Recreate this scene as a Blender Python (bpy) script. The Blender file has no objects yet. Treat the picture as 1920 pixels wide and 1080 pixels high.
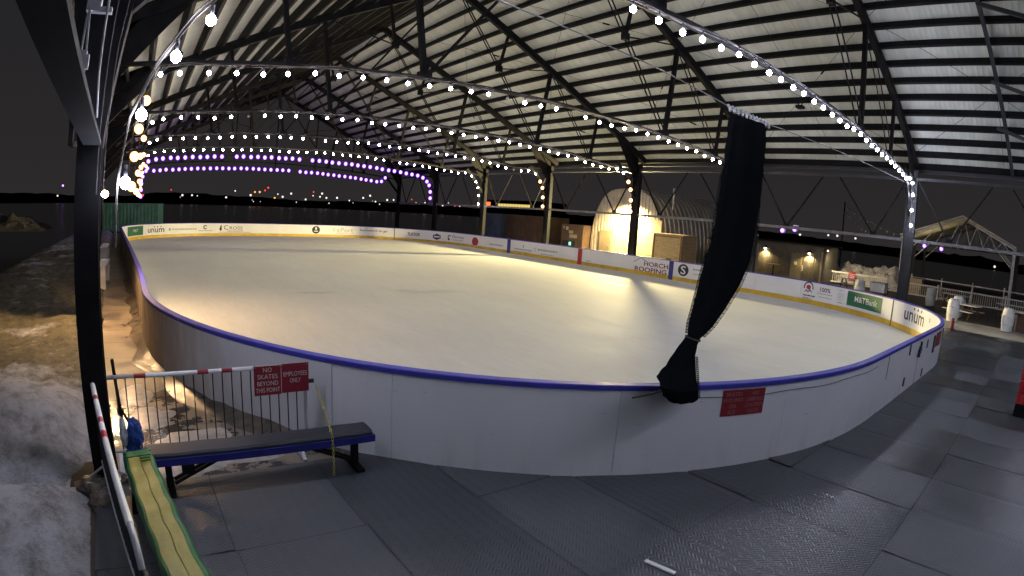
import bpy, math, random
from mathutils import Vector, Matrix
R_ = math.radians
random.seed(7)
SC = bpy.context.scene
COL = SC.collection

# ------------------------------------------------------------------ camera
F_PX, A_R, YAW, PITCH, ROLL, CAM_H = 1049.836, -0.0247, 0.6581, -0.1284, 0.0702, 2.8557
cd = bpy.data.cameras.new('Camera')
cam = bpy.data.objects.new('Camera', cd)
COL.objects.link(cam)
SC.camera = cam
SC.render.engine = 'CYCLES'
cd.type = 'PANO'                                   # the security camera's wide fisheye lens
cd.panorama_type = 'FISHEYE_LENS_POLYNOMIAL'
cd.sensor_width = 36
cd.sensor_fit = 'HORIZONTAL'
fm = F_PX * 36 / 1920
cd.fisheye_polynomial_k0 = 0
cd.fisheye_polynomial_k1 = -1 / fm
cd.fisheye_polynomial_k2 = 0
cd.fisheye_polynomial_k3 = -A_R / fm ** 3
cd.fisheye_polynomial_k4 = 0
cd.fisheye_fov = R_(200)
cd.clip_start = 0.05
cd.clip_end = 6000
fw = Vector((math.sin(YAW) * math.cos(PITCH), math.cos(YAW) * math.cos(PITCH), math.sin(PITCH)))
ri = Vector((math.cos(YAW), -math.sin(YAW), 0))
up = ri.cross(fw)
ri2 = math.cos(ROLL) * ri + math.sin(ROLL) * up
up2 = -math.sin(ROLL) * ri + math.cos(ROLL) * up
cm = Matrix((ri2, up2, -fw)).transposed().to_4x4()
cm.translation = (0, 0, CAM_H)
cam.matrix_world = cm

# ------------------------------------------------------------------ world (night, low cloud lit by the town)
W = bpy.data.worlds.new('World')
SC.world = W
W.use_nodes = True
nt = W.node_tree
bg = nt.nodes['Background']
sky = nt.nodes.new('ShaderNodeTexSky')
sky.sky_type = 'NISHITA'
sky.sun_disc = False
sky.sun_elevation = R_(-6)
sky.sun_rotation = R_(230)
bg.inputs['Strength'].default_value = 0.002
nt.links.new(sky.outputs[0], bg.inputs['Color'])
glow = nt.nodes.new('ShaderNodeBackground')
tcw = nt.nodes.new('ShaderNodeTexCoord')
spw = nt.nodes.new('ShaderNodeSeparateXYZ')
nt.links.new(tcw.outputs['Generated'], spw.inputs[0])
rw = nt.nodes.new('ShaderNodeValToRGB')                # town glow on the low cloud, fading upwards
rw.color_ramp.elements[0].position = 0.0
rw.color_ramp.elements[0].color = (0.0160, 0.0142, 0.0145, 1)
rw.color_ramp.elements[1].position = 0.45
rw.color_ramp.elements[1].color = (0.0088, 0.0090, 0.0105, 1)
nt.links.new(spw.outputs['Z'], rw.inputs[0])
nt.links.new(rw.outputs[0], glow.inputs['Color'])
glow.inputs['Strength'].default_value = 1.0
add = nt.nodes.new('ShaderNodeAddShader')
nt.links.new(bg.outputs[0], add.inputs[0])
nt.links.new(glow.outputs[0], add.inputs[1])
nt.links.new(add.outputs[0], nt.nodes['World Output'].inputs['Surface'])
SC.view_settings.view_transform = 'Standard'
SC.view_settings.look = 'None'
SC.view_settings.exposure = 0.68
SC.view_settings.gamma = 1.0
SC.cycles.use_denoising = True
SC.cycles.max_bounces = 6
SC.cycles.sample_clamp_indirect = 4.0

# ------------------------------------------------------------------ helpers
ORG = {}


def V(*a):
    return Vector(a)


class MB:
    def __init__(s):
        s.v = []
        s.f = []
        s.mi = []
        s.cur = 0
        s.marks = []
        s.lock = False

    def mark(s):
        if not s.lock:
            s.marks.append(len(s.f))

    def poly(s, pts):
        b = len(s.v)
        s.v += [tuple(p) for p in pts]
        s.f.append(tuple(range(b, b + len(pts))))
        s.mi.append(s.cur)

    def mesh(s, verts, faces):
        b = len(s.v)
        s.v += [tuple(p) for p in verts]
        for f in faces:
            s.f.append(tuple(i + b for i in f))
            s.mi.append(s.cur)

    def box(s, c, d, rz=0.0):
        cx, cy, cz = c
        hx, hy, hz = d[0] / 2, d[1] / 2, d[2] / 2
        co, si = math.cos(rz), math.sin(rz)
        vs = []
        for z in (-hz, hz):
            for x, y in ((-hx, -hy), (hx, -hy), (hx, hy), (-hx, hy)):
                vs.append((cx + x * co - y * si, cy + x * si + y * co, cz + z))
        s.mesh(vs, [(3, 2, 1, 0), (4, 5, 6, 7), (0, 1, 5, 4), (1, 2, 6, 5), (2, 3, 7, 6), (3, 0, 4, 7)])
        return s

    def beam(s, p, q, w, h, upv=(0, 0, 1)):
        p, q = Vector(p), Vector(q)
        d = (q - p).normalized()
        u = Vector(upv)
        if abs(d.dot(u)) > 0.98:
            u = Vector((0, 1, 0))
        r = d.cross(u).normalized() * (w / 2)
        u = r.cross(d).normalized() * (h / 2)
        vs = []
        for c in (p, q):
            vs += [c - r - u, c + r - u, c + r + u, c - r + u]
        s.mesh(vs, [(0, 1, 2, 3), (7, 6, 5, 4), (1, 0, 4, 5), (2, 1, 5, 6), (3, 2, 6, 7), (0, 3, 7, 4)])
        return s

    def tube(s, pts, r, n=6, caps=True):
        pts = [Vector(p) for p in pts]
        rings = []
        prev = None
        for i, p in enumerate(pts):
            d = (pts[min(i + 1, len(pts) - 1)] - pts[max(i - 1, 0)])
            d = d.normalized() if d.length > 1e-9 else Vector((0, 0, 1))
            if prev is None:
                u = Vector((0, 0, 1)) if abs(d.z) < 0.95 else Vector((1, 0, 0))
            else:
                u = prev
            a = d.cross(u)
            if a.length < 1e-6:
                a = d.cross(Vector((0, 1, 0)))
            a.normalize()
            u = a.cross(d).normalized()
            prev = u
            rr = r[i] if isinstance(r, (list, tuple)) else r
            rings.append([p + (a * math.cos(2 * math.pi * k / n) + u * math.sin(2 * math.pi * k / n)) * rr for k in range(n)])
        vs = [v for g in rings for v in g]
        fs = []
        for i in range(len(rings) - 1):
            for k in range(n):
                k2 = (k + 1) % n
                fs.append((i * n + k, i * n + k2, (i + 1) * n + k2, (i + 1) * n + k))
        if caps:
            fs.append(tuple(range(n - 1, -1, -1)))
            fs.append(tuple(range((len(rings) - 1) * n, len(rings) * n)))
        s.mesh(vs, fs)
        return s

    def lathe(s, c, prof, n=16, axis='z'):
        c = Vector(c)
        vs = []
        for r, z in prof:
            for k in range(n):
                a = 2 * math.pi * k / n
                x, y = r * math.cos(a), r * math.sin(a)
                vs.append(c + (Vector((x, y, z)) if axis == 'z' else (Vector((z, x, y)) if axis == 'x' else Vector((x, z, y)))))
        fs = []
        m = len(prof)
        for i in range(m - 1):
            for k in range(n):
                k2 = (k + 1) % n
                fs.append((i * n + k, i * n + k2, (i + 1) * n + k2, (i + 1) * n + k))
        fs.append(tuple(range(n - 1, -1, -1)))
        fs.append(tuple(range((m - 1) * n, m * n)))
        s.mesh(vs, fs)
        return s

    def sphere(s, c, r, n=10, m=6, sz=1.0):
        prof = [(max(1e-4, r * math.sin(math.pi * i / m)), -r * sz * math.cos(math.pi * i / m)) for i in range(m + 1)]
        return s.lathe(c, prof, n)

    def build(s, name, mat, parent=None, smooth=False, label=None):
        me = bpy.data.meshes.new(name)
        o = Vector((0, 0, 0))
        if parent is not None:
            o = ORG.get(parent.name, o)
        me.from_pydata([(v[0] - o.x, v[1] - o.y, v[2] - o.z) for v in s.v], [], s.f)
        mats = mat if isinstance(mat, (list, tuple)) else [mat]
        for m in mats:
            me.materials.append(m)
        if len(mats) > 1:
            me.polygons.foreach_set('material_index', s.mi)
        if smooth:
            me.polygons.foreach_set('use_smooth', [True] * len(me.polygons))
            try:
                me.set_sharp_from_angle(angle=R_(40))
            except Exception:
                pass
        me.update()
        ob = bpy.data.objects.new(name, me)
        COL.objects.link(ob)
        if parent is not None:
            ob.parent = parent
            ORG[ob.name] = o
        if label:
            ob['label'] = label
        return ob


def tag(o, label, cat, group=None):
    o['label'] = label
    o['category'] = cat
    if group:
        o['group'] = group
    return o


def thing(name, label, cat, loc=(0, 0, 0), group=None):
    o = bpy.data.objects.new(name, None)
    o.empty_display_size = 0.2
    COL.objects.link(o)
    o.location = loc
    ORG[o.name] = Vector(loc)
    return tag(o, label, cat, group)


def struct(o, kind='structure'):
    o['kind'] = kind
    return o


def dup(root, loc, rz, label):
    r = root.copy()
    COL.objects.link(r)
    r.location = loc
    r.rotation_euler = (0, 0, rz)
    r['label'] = label
    for ch in list(root.children):
        c = ch.copy()
        COL.objects.link(c)
        c.parent = r
        for g in ch.children:
            d = g.copy()
            COL.objects.link(d)
            d.parent = c
    return r


# ------------------------------------------------------------------ materials
def newmat(name):
    m = bpy.data.materials.new(name)
    m.use_nodes = True
    return m, m.node_tree, m.node_tree.nodes['Principled BSDF']


def ramp(nt, src, stops):
    r = nt.nodes.new('ShaderNodeValToRGB')
    el = r.color_ramp.elements
    while len(el) < len(stops):
        el.new(0.5)
    for e, (p, c) in zip(el, stops):
        e.position = p
        e.color = (c[0], c[1], c[2], 1) if isinstance(c, (tuple, list)) else (c, c, c, 1)
    nt.links.new(src, r.inputs[0])
    return r.outputs[0]


def coords(nt, scale=(1, 1, 1)):
    t = nt.nodes.new('ShaderNodeTexCoord')
    g = nt.nodes.new('ShaderNodeNewGeometry')
    mp = nt.nodes.new('ShaderNodeMapping')
    mp.inputs['Scale'].default_value = scale
    nt.links.new(g.outputs['Position'], mp.inputs['Vector'])
    nt.nodes.remove(t)
    return mp.outputs[0]


def noise(nt, vec, scale, detail=4, rough=0.55):
    n = nt.nodes.new('ShaderNodeTexNoise')
    n.inputs['Scale'].default_value = scale
    n.inputs['Detail'].default_value = detail
    n.inputs['Roughness'].default_value = rough
    nt.links.new(vec, n.inputs['Vector'])
    return n.outputs['Fac']


def bump(nt, b, h, strength=0.3, dist=0.02):
    n = nt.nodes.new('ShaderNodeBump')
    n.inputs['Strength'].default_value = strength
    n.inputs['Distance'].default_value = dist
    nt.links.new(h, n.inputs['Height'])
    nt.links.new(n.outputs[0], b.inputs['Normal'])
    return n


def mix(nt, fac, a, b):
    m = nt.nodes.new('ShaderNodeMix')
    m.data_type = 'RGBA'
    for sock, val in ((m.inputs[0], fac), (m.inputs[6], a), (m.inputs[7], b)):
        if hasattr(val, 'links'):
            nt.links.new(val, sock)
        elif isinstance(val, (int, float)):
            sock.default_value = val
        else:
            sock.default_value = (val[0], val[1], val[2], 1)
    return m.outputs[2]


def math_(nt, op, a, b=None, clamp=False):
    m = nt.nodes.new('ShaderNodeMath')
    m.operation = op
    m.use_clamp = clamp
    for sock, val in ((m.inputs[0], a), (m.inputs[1], b)):
        if val is None:
            continue
        if hasattr(val, 'links'):
            nt.links.new(val, sock)
        else:
            sock.default_value = val
    return m.outputs[0]


def pbr(name, c, rough=0.6, metal=0.0, var=0.25, scale=6.0, bmp=0.0, bscale=40.0, spec=0.5, stretch=(1, 1, 1)):
    m, nt, b = newmat(name)
    v = coords(nt, stretch)
    n = noise(nt, v, scale)
    lo = tuple(x * (1 - var) for x in c)
    hi = tuple(min(1, x * (1 + var)) for x in c)
    nt.links.new(ramp(nt, n, [(0.3, lo), (0.7, hi)]), b.inputs['Base Color'])
    nt.links.new(ramp(nt, n, [(0.3, max(0.03, rough - 0.08)), (0.7, min(1, rough + 0.08))]), b.inputs['Roughness'])
    b.inputs['Metallic'].default_value = metal
    b.inputs['Specular IOR Level'].default_value = spec
    if bmp:
        bump(nt, b, noise(nt, v, bscale), bmp, 0.01)
    return m


def emit(name, c, strength, rim=None):
    m = bpy.data.materials.new(name)
    m.use_nodes = True
    nt = m.node_tree
    nt.nodes.clear()
    e = nt.nodes.new('ShaderNodeEmission')
    o = nt.nodes.new('ShaderNodeOutputMaterial')
    e.inputs['Color'].default_value = (*c, 1)
    e.inputs['Strength'].default_value = strength
    nt.links.new(e.outputs[0], o.inputs['Surface'])
    if rim:                                            # halo around the bulb put into its colour, deeper towards the edge
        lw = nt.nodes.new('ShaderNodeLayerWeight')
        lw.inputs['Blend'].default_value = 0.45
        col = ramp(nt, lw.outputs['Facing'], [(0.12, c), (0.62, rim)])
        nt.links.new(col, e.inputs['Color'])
    return m


M = {}
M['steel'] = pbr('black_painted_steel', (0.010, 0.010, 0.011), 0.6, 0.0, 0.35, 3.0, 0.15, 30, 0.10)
M['beam'] = pbr('dull_painted_beam', (0.030, 0.032, 0.036), 0.85, 0.0, 0.3, 2.0, 0, 0, 0.08)
M['strut'] = pbr('weathered_strut_steel', (0.13, 0.13, 0.135), 0.5, 0.0, 0.3, 2.0)
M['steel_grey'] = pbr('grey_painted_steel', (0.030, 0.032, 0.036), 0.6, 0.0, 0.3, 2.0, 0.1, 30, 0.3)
M['galv'] = pbr('galvanised_steel', (0.52, 0.53, 0.55), 0.45, 0.25, 0.2, 8.0)
M['cable'] = pbr('cable_sheath', (0.055, 0.05, 0.045), 0.7, 0, 0.2, 6, 0, 0, 0.2)
M['cable_pale'] = pbr('pale_cable', (0.16, 0.16, 0.17), 0.7, 0, 0.2, 6, 0, 0, 0.1)
M['conduit'] = pbr('white_conduit', (0.34, 0.34, 0.36), 0.6, 0, 0.15, 6, 0, 0, 0.2)
M['blue'] = pbr('blue_plastic', (0.045, 0.045, 0.38), 0.6, 0, 0.2, 3.0)
M['blue_dark'] = pbr('blue_paint', (0.018, 0.022, 0.19), 0.45, 0, 0.25, 5.0)
M['yellow'] = pbr('yellow_kick_plate', (0.60, 0.40, 0.035), 0.45, 0, 0.2, 2.0)
M['red_line'] = pbr('red_line_paint', (0.42, 0.03, 0.03), 0.5)
M['navy_line'] = pbr('navy_line_paint', (0.035, 0.035, 0.22), 0.5)
M['ink'] = pbr('black_ink', (0.02, 0.02, 0.03), 0.6)
M['ink_navy'] = pbr('navy_ink', (0.018, 0.022, 0.075), 0.6)
M['ink_grey'] = pbr('grey_ink', (0.40, 0.41, 0.43), 0.6)
M['ink_red'] = pbr('dark_red_ink', (0.20, 0.025, 0.02), 0.6)
M['ink_crim'] = pbr('crimson_ink', (0.40, 0.03, 0.06), 0.6)
M['ink_white'] = pbr('white_ink', (0.72, 0.74, 0.74), 0.6, 0, 0.05)
M['green_banner'] = pbr('green_vinyl', (0.012, 0.13, 0.055), 0.5, 0, 0.1)
M['sign_red'] = pbr('red_sign_board', (0.27, 0.018, 0.03), 0.5, 0, 0.12)
M['letter'] = pbr('faded_letters', (0.72, 0.66, 0.63), 0.6, 0, 0.1)
M['letter_faint'] = pbr('worn_letters', (0.38, 0.20, 0.20), 0.6, 0, 0.2)
M['rubber'] = pbr('black_rubber', (0.02, 0.02, 0.022), 0.7)
M['vinyl'] = pbr('black_vinyl_pad', (0.030, 0.033, 0.042), 0.5, 0, 0.25, 3, 0.2, 20)
M['white_plastic'] = pbr('white_plastic', (0.78, 0.79, 0.77), 0.5, 0, 0.1, 4)
M['yellow_plastic'] = pbr('yellow_plastic', (0.50, 0.44, 0.08), 0.5, 0, 0.1)
M['red_plastic'] = pbr('red_plastic', (0.50, 0.025, 0.03), 0.4, 0, 0.2)
M['white_paint'] = pbr('white_painted_wood', (0.74, 0.71, 0.65), 0.6, 0, 0.15, 3)
M['plywood'] = pbr('plywood', (0.42, 0.33, 0.20), 0.7, 0, 0.2, 2, 0, 0, 0.4, (1, 1, 6))
M['brown_wood'] = pbr('brown_wood', (0.13, 0.07, 0.045), 0.7, 0, 0.3, 4, 0, 0, 0.4, (1, 1, 8))
M['tarp'] = pbr('blue_tarp', (0.02, 0.07, 0.30), 0.4, 0, 0.35, 9, 0.5, 25)
M['tarp_pale'] = pbr('pale_plastic_sheet', (0.5, 0.55, 0.56), 0.4, 0, 0.2, 9, 0.4, 25)
M['netting'] = pbr('black_netting', (0.0060, 0.0068, 0.0082), 1.0, 0, 0.5, 60, 0.7, 300, 0.0)
M['dark_wall'] = pbr('dark_cladding', (0.13, 0.12, 0.105), 0.55, 0.2, 0.25, 3)
M['cont_green'] = pbr('green_container_paint', (0.060, 0.165, 0.155), 0.55, 0, 0.25, 1.5)
M['cont_blue'] = pbr('blue_grey_container_paint', (0.09, 0.12, 0.18), 0.5, 0, 0.3, 1.5)
M['cont_brown'] = pbr('brown_container_paint', (0.10, 0.066, 0.045), 0.6, 0, 0.3, 1.5)
M['tan_wall'] = pbr('tan_painted_steel', (0.45, 0.40, 0.30), 0.6, 0, 0.12, 2)
M['hut'] = pbr('ribbed_steel_sheet', (0.50, 0.47, 0.42), 0.45, 0.35, 0.2, 2)
M['door'] = pbr('door_panel', (0.50, 0.44, 0.30), 0.6, 0, 0.1, 2)
M['door_dark'] = pbr('dark_door', (0.22, 0.19, 0.13), 0.6, 0, 0.15, 2)
M['far'] = pbr('dark_far_woods', (0.010, 0.009, 0.009), 0.95, 0, 0.3, 0.02, 0, 0, 0.0)
M['hinge'] = pbr('black_hardware', (0.015, 0.015, 0.017), 0.5)

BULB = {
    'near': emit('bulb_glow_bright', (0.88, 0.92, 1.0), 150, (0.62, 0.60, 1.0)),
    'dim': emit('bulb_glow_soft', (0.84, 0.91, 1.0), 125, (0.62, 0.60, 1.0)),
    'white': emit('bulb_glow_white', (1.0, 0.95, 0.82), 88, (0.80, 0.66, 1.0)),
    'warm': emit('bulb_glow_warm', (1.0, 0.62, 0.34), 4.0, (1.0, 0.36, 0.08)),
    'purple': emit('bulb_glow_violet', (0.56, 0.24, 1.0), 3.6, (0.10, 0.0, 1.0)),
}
M['bulb_off'] = pbr('unlit_bulb_glass', (0.35, 0.34, 0.33), 0.2)


def corrugated_roof():
    m, nt, b = newmat('ribbed_roof_sheet')
    v = coords(nt)
    n = noise(nt, coords(nt, (0.6, 3.0, 0.6)), 1.2, 5)
    nt.links.new(ramp(nt, n, [(0.3, (0.51, 0.53, 0.47)), (0.7, (0.64, 0.66, 0.59))]), b.inputs['Base Color'])
    b.inputs['Roughness'].default_value = 0.55
    w = nt.nodes.new('ShaderNodeTexWave')
    w.wave_type = 'BANDS'
    w.bands_direction = 'Y'
    w.wave_profile = 'SIN'
    w.inputs['Scale'].default_value = 1.55
    nt.links.new(v, w.inputs['Vector'])
    p = math_(nt, 'POWER', w.outputs['Fac'], 3.0)
    bump(nt, b, p, 0.4, 0.03)
    return m


M['roof'] = corrugated_roof()


def board_white():
    m, nt, b = newmat('white_dasher_board')
    v = coords(nt)
    n1 = noise(nt, v, 0.7, 3)
    base = ramp(nt, n1, [(0.3, (0.75, 0.76, 0.78)), (0.7, (0.83, 0.84, 0.86))])
    n2 = noise(nt, coords(nt, (1, 1, 0.12)), 3.5, 6, 0.7)
    sep = nt.nodes.new('ShaderNodeSeparateXYZ')
    nt.links.new(v, sep.inputs[0])
    low = math_(nt, 'MULTIPLY', math_(nt, 'SUBTRACT', 0.55, sep.outputs['Z'], True), 0.9)
    st = math_(nt, 'MULTIPLY', ramp(nt, n2, [(0.5, 0.0), (0.75, 0.5)]), low, True)
    col = mix(nt, st, base, (0.25, 0.23, 0.20))
    vo = nt.nodes.new('ShaderNodeTexVoronoi')
    vo.inputs['Scale'].default_value = 2.2
    nt.links.new(coords(nt, (1, 1, 2.2)), vo.inputs['Vector'])
    sp = ramp(nt, vo.outputs['Distance'], [(0.03, 1.0), (0.055, 0.0)])
    sp = math_(nt, 'MULTIPLY', sp, ramp(nt, noise(nt, v, 5, 5, 0.7), [(0.48, 0.0), (0.60, 0.55)]))
    n5 = noise(nt, coords(nt, (1.2, 1.2, 16)), 1.1, 6, 0.75)
    sk = math_(nt, 'MULTIPLY', ramp(nt, n5, [(0.63, 0.0), (0.70, 0.35)]), 1.0)
    col = mix(nt, math_(nt, 'MAXIMUM', sp, sk), col, (0.16, 0.16, 0.17))
    nt.links.new(col, b.inputs['Base Color'])
    b.inputs['Roughness'].default_value = 0.42
    bump(nt, b, noise(nt, v, 1.6, 2), 0.12, 0.03)
    return m


M['board'] = board_white()


def board_dirt_glow():
    m, nt, b = newmat('plywood_backing_mud_and_glow')
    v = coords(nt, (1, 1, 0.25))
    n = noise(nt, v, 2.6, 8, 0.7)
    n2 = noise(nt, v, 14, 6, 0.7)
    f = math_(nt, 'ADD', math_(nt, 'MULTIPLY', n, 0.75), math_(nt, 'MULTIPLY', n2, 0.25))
    dirt_glow = ramp(nt, f, [(0.36, (0.10, 0.07, 0.05)), (0.47, (0.23, 0.175, 0.13)), (0.62, (0.42, 0.37, 0.32))])
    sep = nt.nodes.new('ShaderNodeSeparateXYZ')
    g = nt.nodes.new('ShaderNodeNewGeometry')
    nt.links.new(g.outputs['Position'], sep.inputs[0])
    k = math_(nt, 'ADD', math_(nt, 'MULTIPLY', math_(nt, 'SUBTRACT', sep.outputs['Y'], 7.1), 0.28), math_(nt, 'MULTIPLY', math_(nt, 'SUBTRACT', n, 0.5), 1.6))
    k = ramp(nt, k, [(0.1, 0.0), (0.9, 1.0)])          # brown of mud and painted warm light fades towards the near bend
    nt.links.new(mix(nt, k, (0.70, 0.71, 0.73), dirt_glow), b.inputs['Base Color'])
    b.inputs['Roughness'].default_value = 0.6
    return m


M['board_dirt_glow'] = board_dirt_glow()


WET = ((5.4, 17.4, 0.9, 0.35), (9.5, 16.9, 1.5, 0.45), (8.7, 17.3, 0.7, 0.3))


def ice_mat():
    m, nt, b = newmat('rink_ice')
    v = coords(nt)
    n = noise(nt, v, 0.16, 3)
    n2 = noise(nt, coords(nt, (3.0, 0.5, 1)), 0.5, 4)
    f = math_(nt, 'ADD', math_(nt, 'MULTIPLY', n, 0.6), math_(nt, 'MULTIPLY', n2, 0.4))
    f0 = f
    base = ramp(nt, f, [(0.36, (0.56, 0.575, 0.545)), (0.6, (0.62, 0.635, 0.60))])
    warp = nt.nodes.new('ShaderNodeTexNoise')
    warp.inputs['Scale'].default_value = 0.8
    nt.links.new(v, warp.inputs['Vector'])
    tot = None
    for (sx, sy, rx, ry) in WET:
        mp = nt.nodes.new('ShaderNodeMapping')
        mp.vector_type = 'TEXTURE'
        mp.inputs['Location'].default_value = (sx, sy, 0.05)
        mp.inputs['Scale'].default_value = (rx, ry, 1.0)
        nt.links.new(v, mp.inputs['Vector'])
        ln = nt.nodes.new('ShaderNodeVectorMath')
        ln.operation = 'LENGTH'
        nt.links.new(mp.outputs[0], ln.inputs[0])
        d = math_(nt, 'ADD', ln.outputs['Value'], math_(nt, 'MULTIPLY', math_(nt, 'SUBTRACT', warp.outputs['Fac'], 0.5), 1.2))
        w_ = ramp(nt, d, [(0.45, 1.0), (1.0, 0.0)])
        tot = w_ if tot is None else math_(nt, 'MAXIMUM', tot, w_)
    scr = nt.nodes.new('ShaderNodeTexNoise')
    scr.inputs['Scale'].default_value = 1.0
    scr.inputs['Detail'].default_value = 8
    scr.inputs['Roughness'].default_value = 0.8
    nt.links.new(coords(nt, (9.0, 1.2, 1)), scr.inputs['Vector'])
    sc2 = ramp(nt, scr.outputs['Fac'], [(0.35, 0.93), (0.65, 1.03)])
    c0 = mix(nt, math_(nt, 'MULTIPLY', tot, 0.28), base, (0.30, 0.31, 0.30))
    mm_ = nt.nodes.new('ShaderNodeMix')
    mm_.data_type = 'RGBA'
    mm_.blend_type = 'MULTIPLY'
    mm_.inputs[0].default_value = 1.0
    nt.links.new(c0, mm_.inputs[6])
    nt.links.new(sc2, mm_.inputs[7])
    nt.links.new(mm_.outputs[2], b.inputs['Base Color'])
    nt.links.new(ramp(nt, n2, [(0.3, 0.72), (0.7, 0.85)]), b.inputs['Roughness'])
    b.inputs['Specular IOR Level'].default_value = 0.05
    bump(nt, b, noise(nt, v, 9, 5), 0.06, 0.01)
    return m


M['ice'] = ice_mat()


def mat_rubber():
    m, nt, b = newmat('ribbed_rubber_mat')
    v = coords(nt)
    inf = nt.nodes.new('ShaderNodeObjectInfo')
    n = noise(nt, v, 0.9, 6, 0.65)
    n3 = noise(nt, v, 30, 3)
    at = nt.nodes.new('ShaderNodeAttribute')
    at.attribute_name = 'tile'
    f = math_(nt, 'ADD', math_(nt, 'MULTIPLY', n, 0.6), math_(nt, 'MULTIPLY', at.outputs['Fac'], 0.4))
    nt.links.new(ramp(nt, f, [(0.25, (0.034, 0.039, 0.045)), (0.75, (0.086, 0.095, 0.105))]), b.inputs['Base Color'])
    nt.links.new(ramp(nt, math_(nt, 'ADD', math_(nt, 'MULTIPLY', n, 0.5), math_(nt, 'MULTIPLY', at.outputs['Fac'], 0.5)), [(0.3, 0.28), (0.7, 0.50)]), b.inputs['Roughness'])
    # herringbone tread
    w1 = nt.nodes.new('ShaderNodeTexWave')
    w1.bands_direction = 'DIAGONAL'
    w1.inputs['Scale'].default_value = 14
    w2 = nt.nodes.new('ShaderNodeTexWave')
    w2.bands_direction = 'DIAGONAL'
    w2.inputs['Scale'].default_value = 14
    mp = nt.nodes.new('ShaderNodeMapping')
    mp.inputs['Scale'].default_value = (-1, 1, 1)
    nt.links.new(v, w1.inputs['Vector'])
    nt.links.new(v, mp.inputs['Vector'])
    nt.links.new(mp.outputs[0], w2.inputs['Vector'])
    ck = nt.nodes.new('ShaderNodeTexWave')
    ck.bands_direction = 'X'
    ck.wave_profile = 'SAW'
    ck.inputs['Scale'].default_value = 2.6
    nt.links.new(v, ck.inputs['Vector'])
    sel = math_(nt, 'GREATER_THAN', ck.outputs['Fac'], 0.5)
    h = mix(nt, sel, w1.outputs['Fac'], w2.outputs['Fac'])
    hh = math_(nt, 'ADD', math_(nt, 'MULTIPLY', h, 0.7), math_(nt, 'MULTIPLY', n3, 0.5))
    bump(nt, b, hh, 0.55, 0.006)
    return m


M['mat'] = mat_rubber()


def snow_mat():
    m, nt, b = newmat('dirty_snow')
    v = coords(nt)
    sep = nt.nodes.new('ShaderNodeSeparateXYZ')
    nt.links.new(v, sep.inputs[0])
    n = noise(nt, v, 0.55, 7, 0.7)
    n2 = noise(nt, coords(nt, (1.7, 1.1, 1)), 2.4, 10, 0.78)
    snow = ramp(nt, n2, [(0.34, (0.20, 0.20, 0.20)), (0.56, (0.60, 0.62, 0.64))])
    grass = ramp(nt, n2, [(0.34, (0.035, 0.034, 0.018)), (0.66, (0.24, 0.21, 0.12))])
    yy = math_(nt, 'MULTIPLY', math_(nt, 'SUBTRACT', sep.outputs['Y'], 7.0), 0.12, True)
    yy = math_(nt, 'MINIMUM', yy, 0.42)
    yd = math_(nt, 'MULTIPLY', math_(nt, 'SUBTRACT', sep.outputs['Y'], 24.0), 0.05, True)
    f = math_(nt, 'SUBTRACT', math_(nt, 'ADD', math_(nt, 'SUBTRACT', n, 0.16), math_(nt, 'MULTIPLY', yy, 0.80)), math_(nt, 'MULTIPLY', yd, 0.2))
    fac = ramp(nt, f, [(0.50, 0.0), (0.62, 1.0)])
    nt.links.new(mix(nt, fac, snow, grass), b.inputs['Base Color'])
    b.inputs['Roughness'].default_value = 0.7
    hh = math_(nt, 'ADD', noise(nt, v, 7, 10, 0.75), math_(nt, 'MULTIPLY', noise(nt, v, 38, 6, 0.7), 0.5))
    bump(nt, b, hh, 1.0, 0.09)
    return m


M['snow'] = snow_mat()


def walk_mat():
    m, nt, b = newmat('wet_concrete_path')
    v = coords(nt)
    n = noise(nt, v, 1.4, 6, 0.6)
    n2 = noise(nt, v, 0.9, 7, 0.68)
    conc = ramp(nt, n, [(0.3, (0.17, 0.135, 0.095)), (0.7, (0.30, 0.25, 0.185))])
    wet = ramp(nt, n2, [(0.49, 0.0), (0.54, 1.0)])
    sep = nt.nodes.new('ShaderNodeSeparateXYZ')
    nt.links.new(v, sep.inputs[0])
    near = math_(nt, 'SUBTRACT', 1.0, math_(nt, 'MULTIPLY', math_(nt, 'SUBTRACT', sep.outputs['Y'], 8.0, True), 0.8), True)
    wet = math_(nt, 'MULTIPLY', wet, math_(nt, 'ADD', math_(nt, 'MULTIPLY', near, 0.55), 0.45))
    w = nt.nodes.new('ShaderNodeTexWave')
    w.bands_direction = 'Y'
    w.inputs['Scale'].default_value = 0.26
    nt.links.new(v, w.inputs['Vector'])
    joint = ramp(nt, w.outputs['Fac'], [(0.0, 1.0), (0.012, 0.0)])
    c1 = mix(nt, wet, conc, (0.055, 0.05, 0.045))
    c2 = mix(nt, math_(nt, 'MULTIPLY', joint, 0.6), c1, (0.06, 0.05, 0.04))
    nt.links.new(c2, b.inputs['Base Color'])
    nt.links.new(mix(nt, wet, ramp(nt, n, [(0.3, 0.45), (0.7, 0.7)]), (0.12, 0.12, 0.12)), b.inputs['Roughness'])
    bump(nt, b, noise(nt, v, 25, 4), 0.2, 0.01)
    return m


M['walk'] = walk_mat()
M['concrete'] = pbr('plaza_concrete', (0.42, 0.41, 0.37), 0.75, 0, 0.25, 0.9, 0.2, 20)
M['asphalt'] = pbr('asphalt', (0.045, 0.043, 0.043), 0.75, 0, 0.4, 0.7, 0.4, 50)


def water_mat():
    m, nt, b = newmat('night_river_water')
    b.inputs['Base Color'].default_value = (0.004, 0.004, 0.005, 1)
    b.inputs['Roughness'].default_value = 0.26
    v = coords(nt, (0.5, 1.5, 1))
    bump(nt, b, noise(nt, v, 0.6, 3), 0.05, 0.1)
    return m


M['water'] = water_mat()


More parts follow.
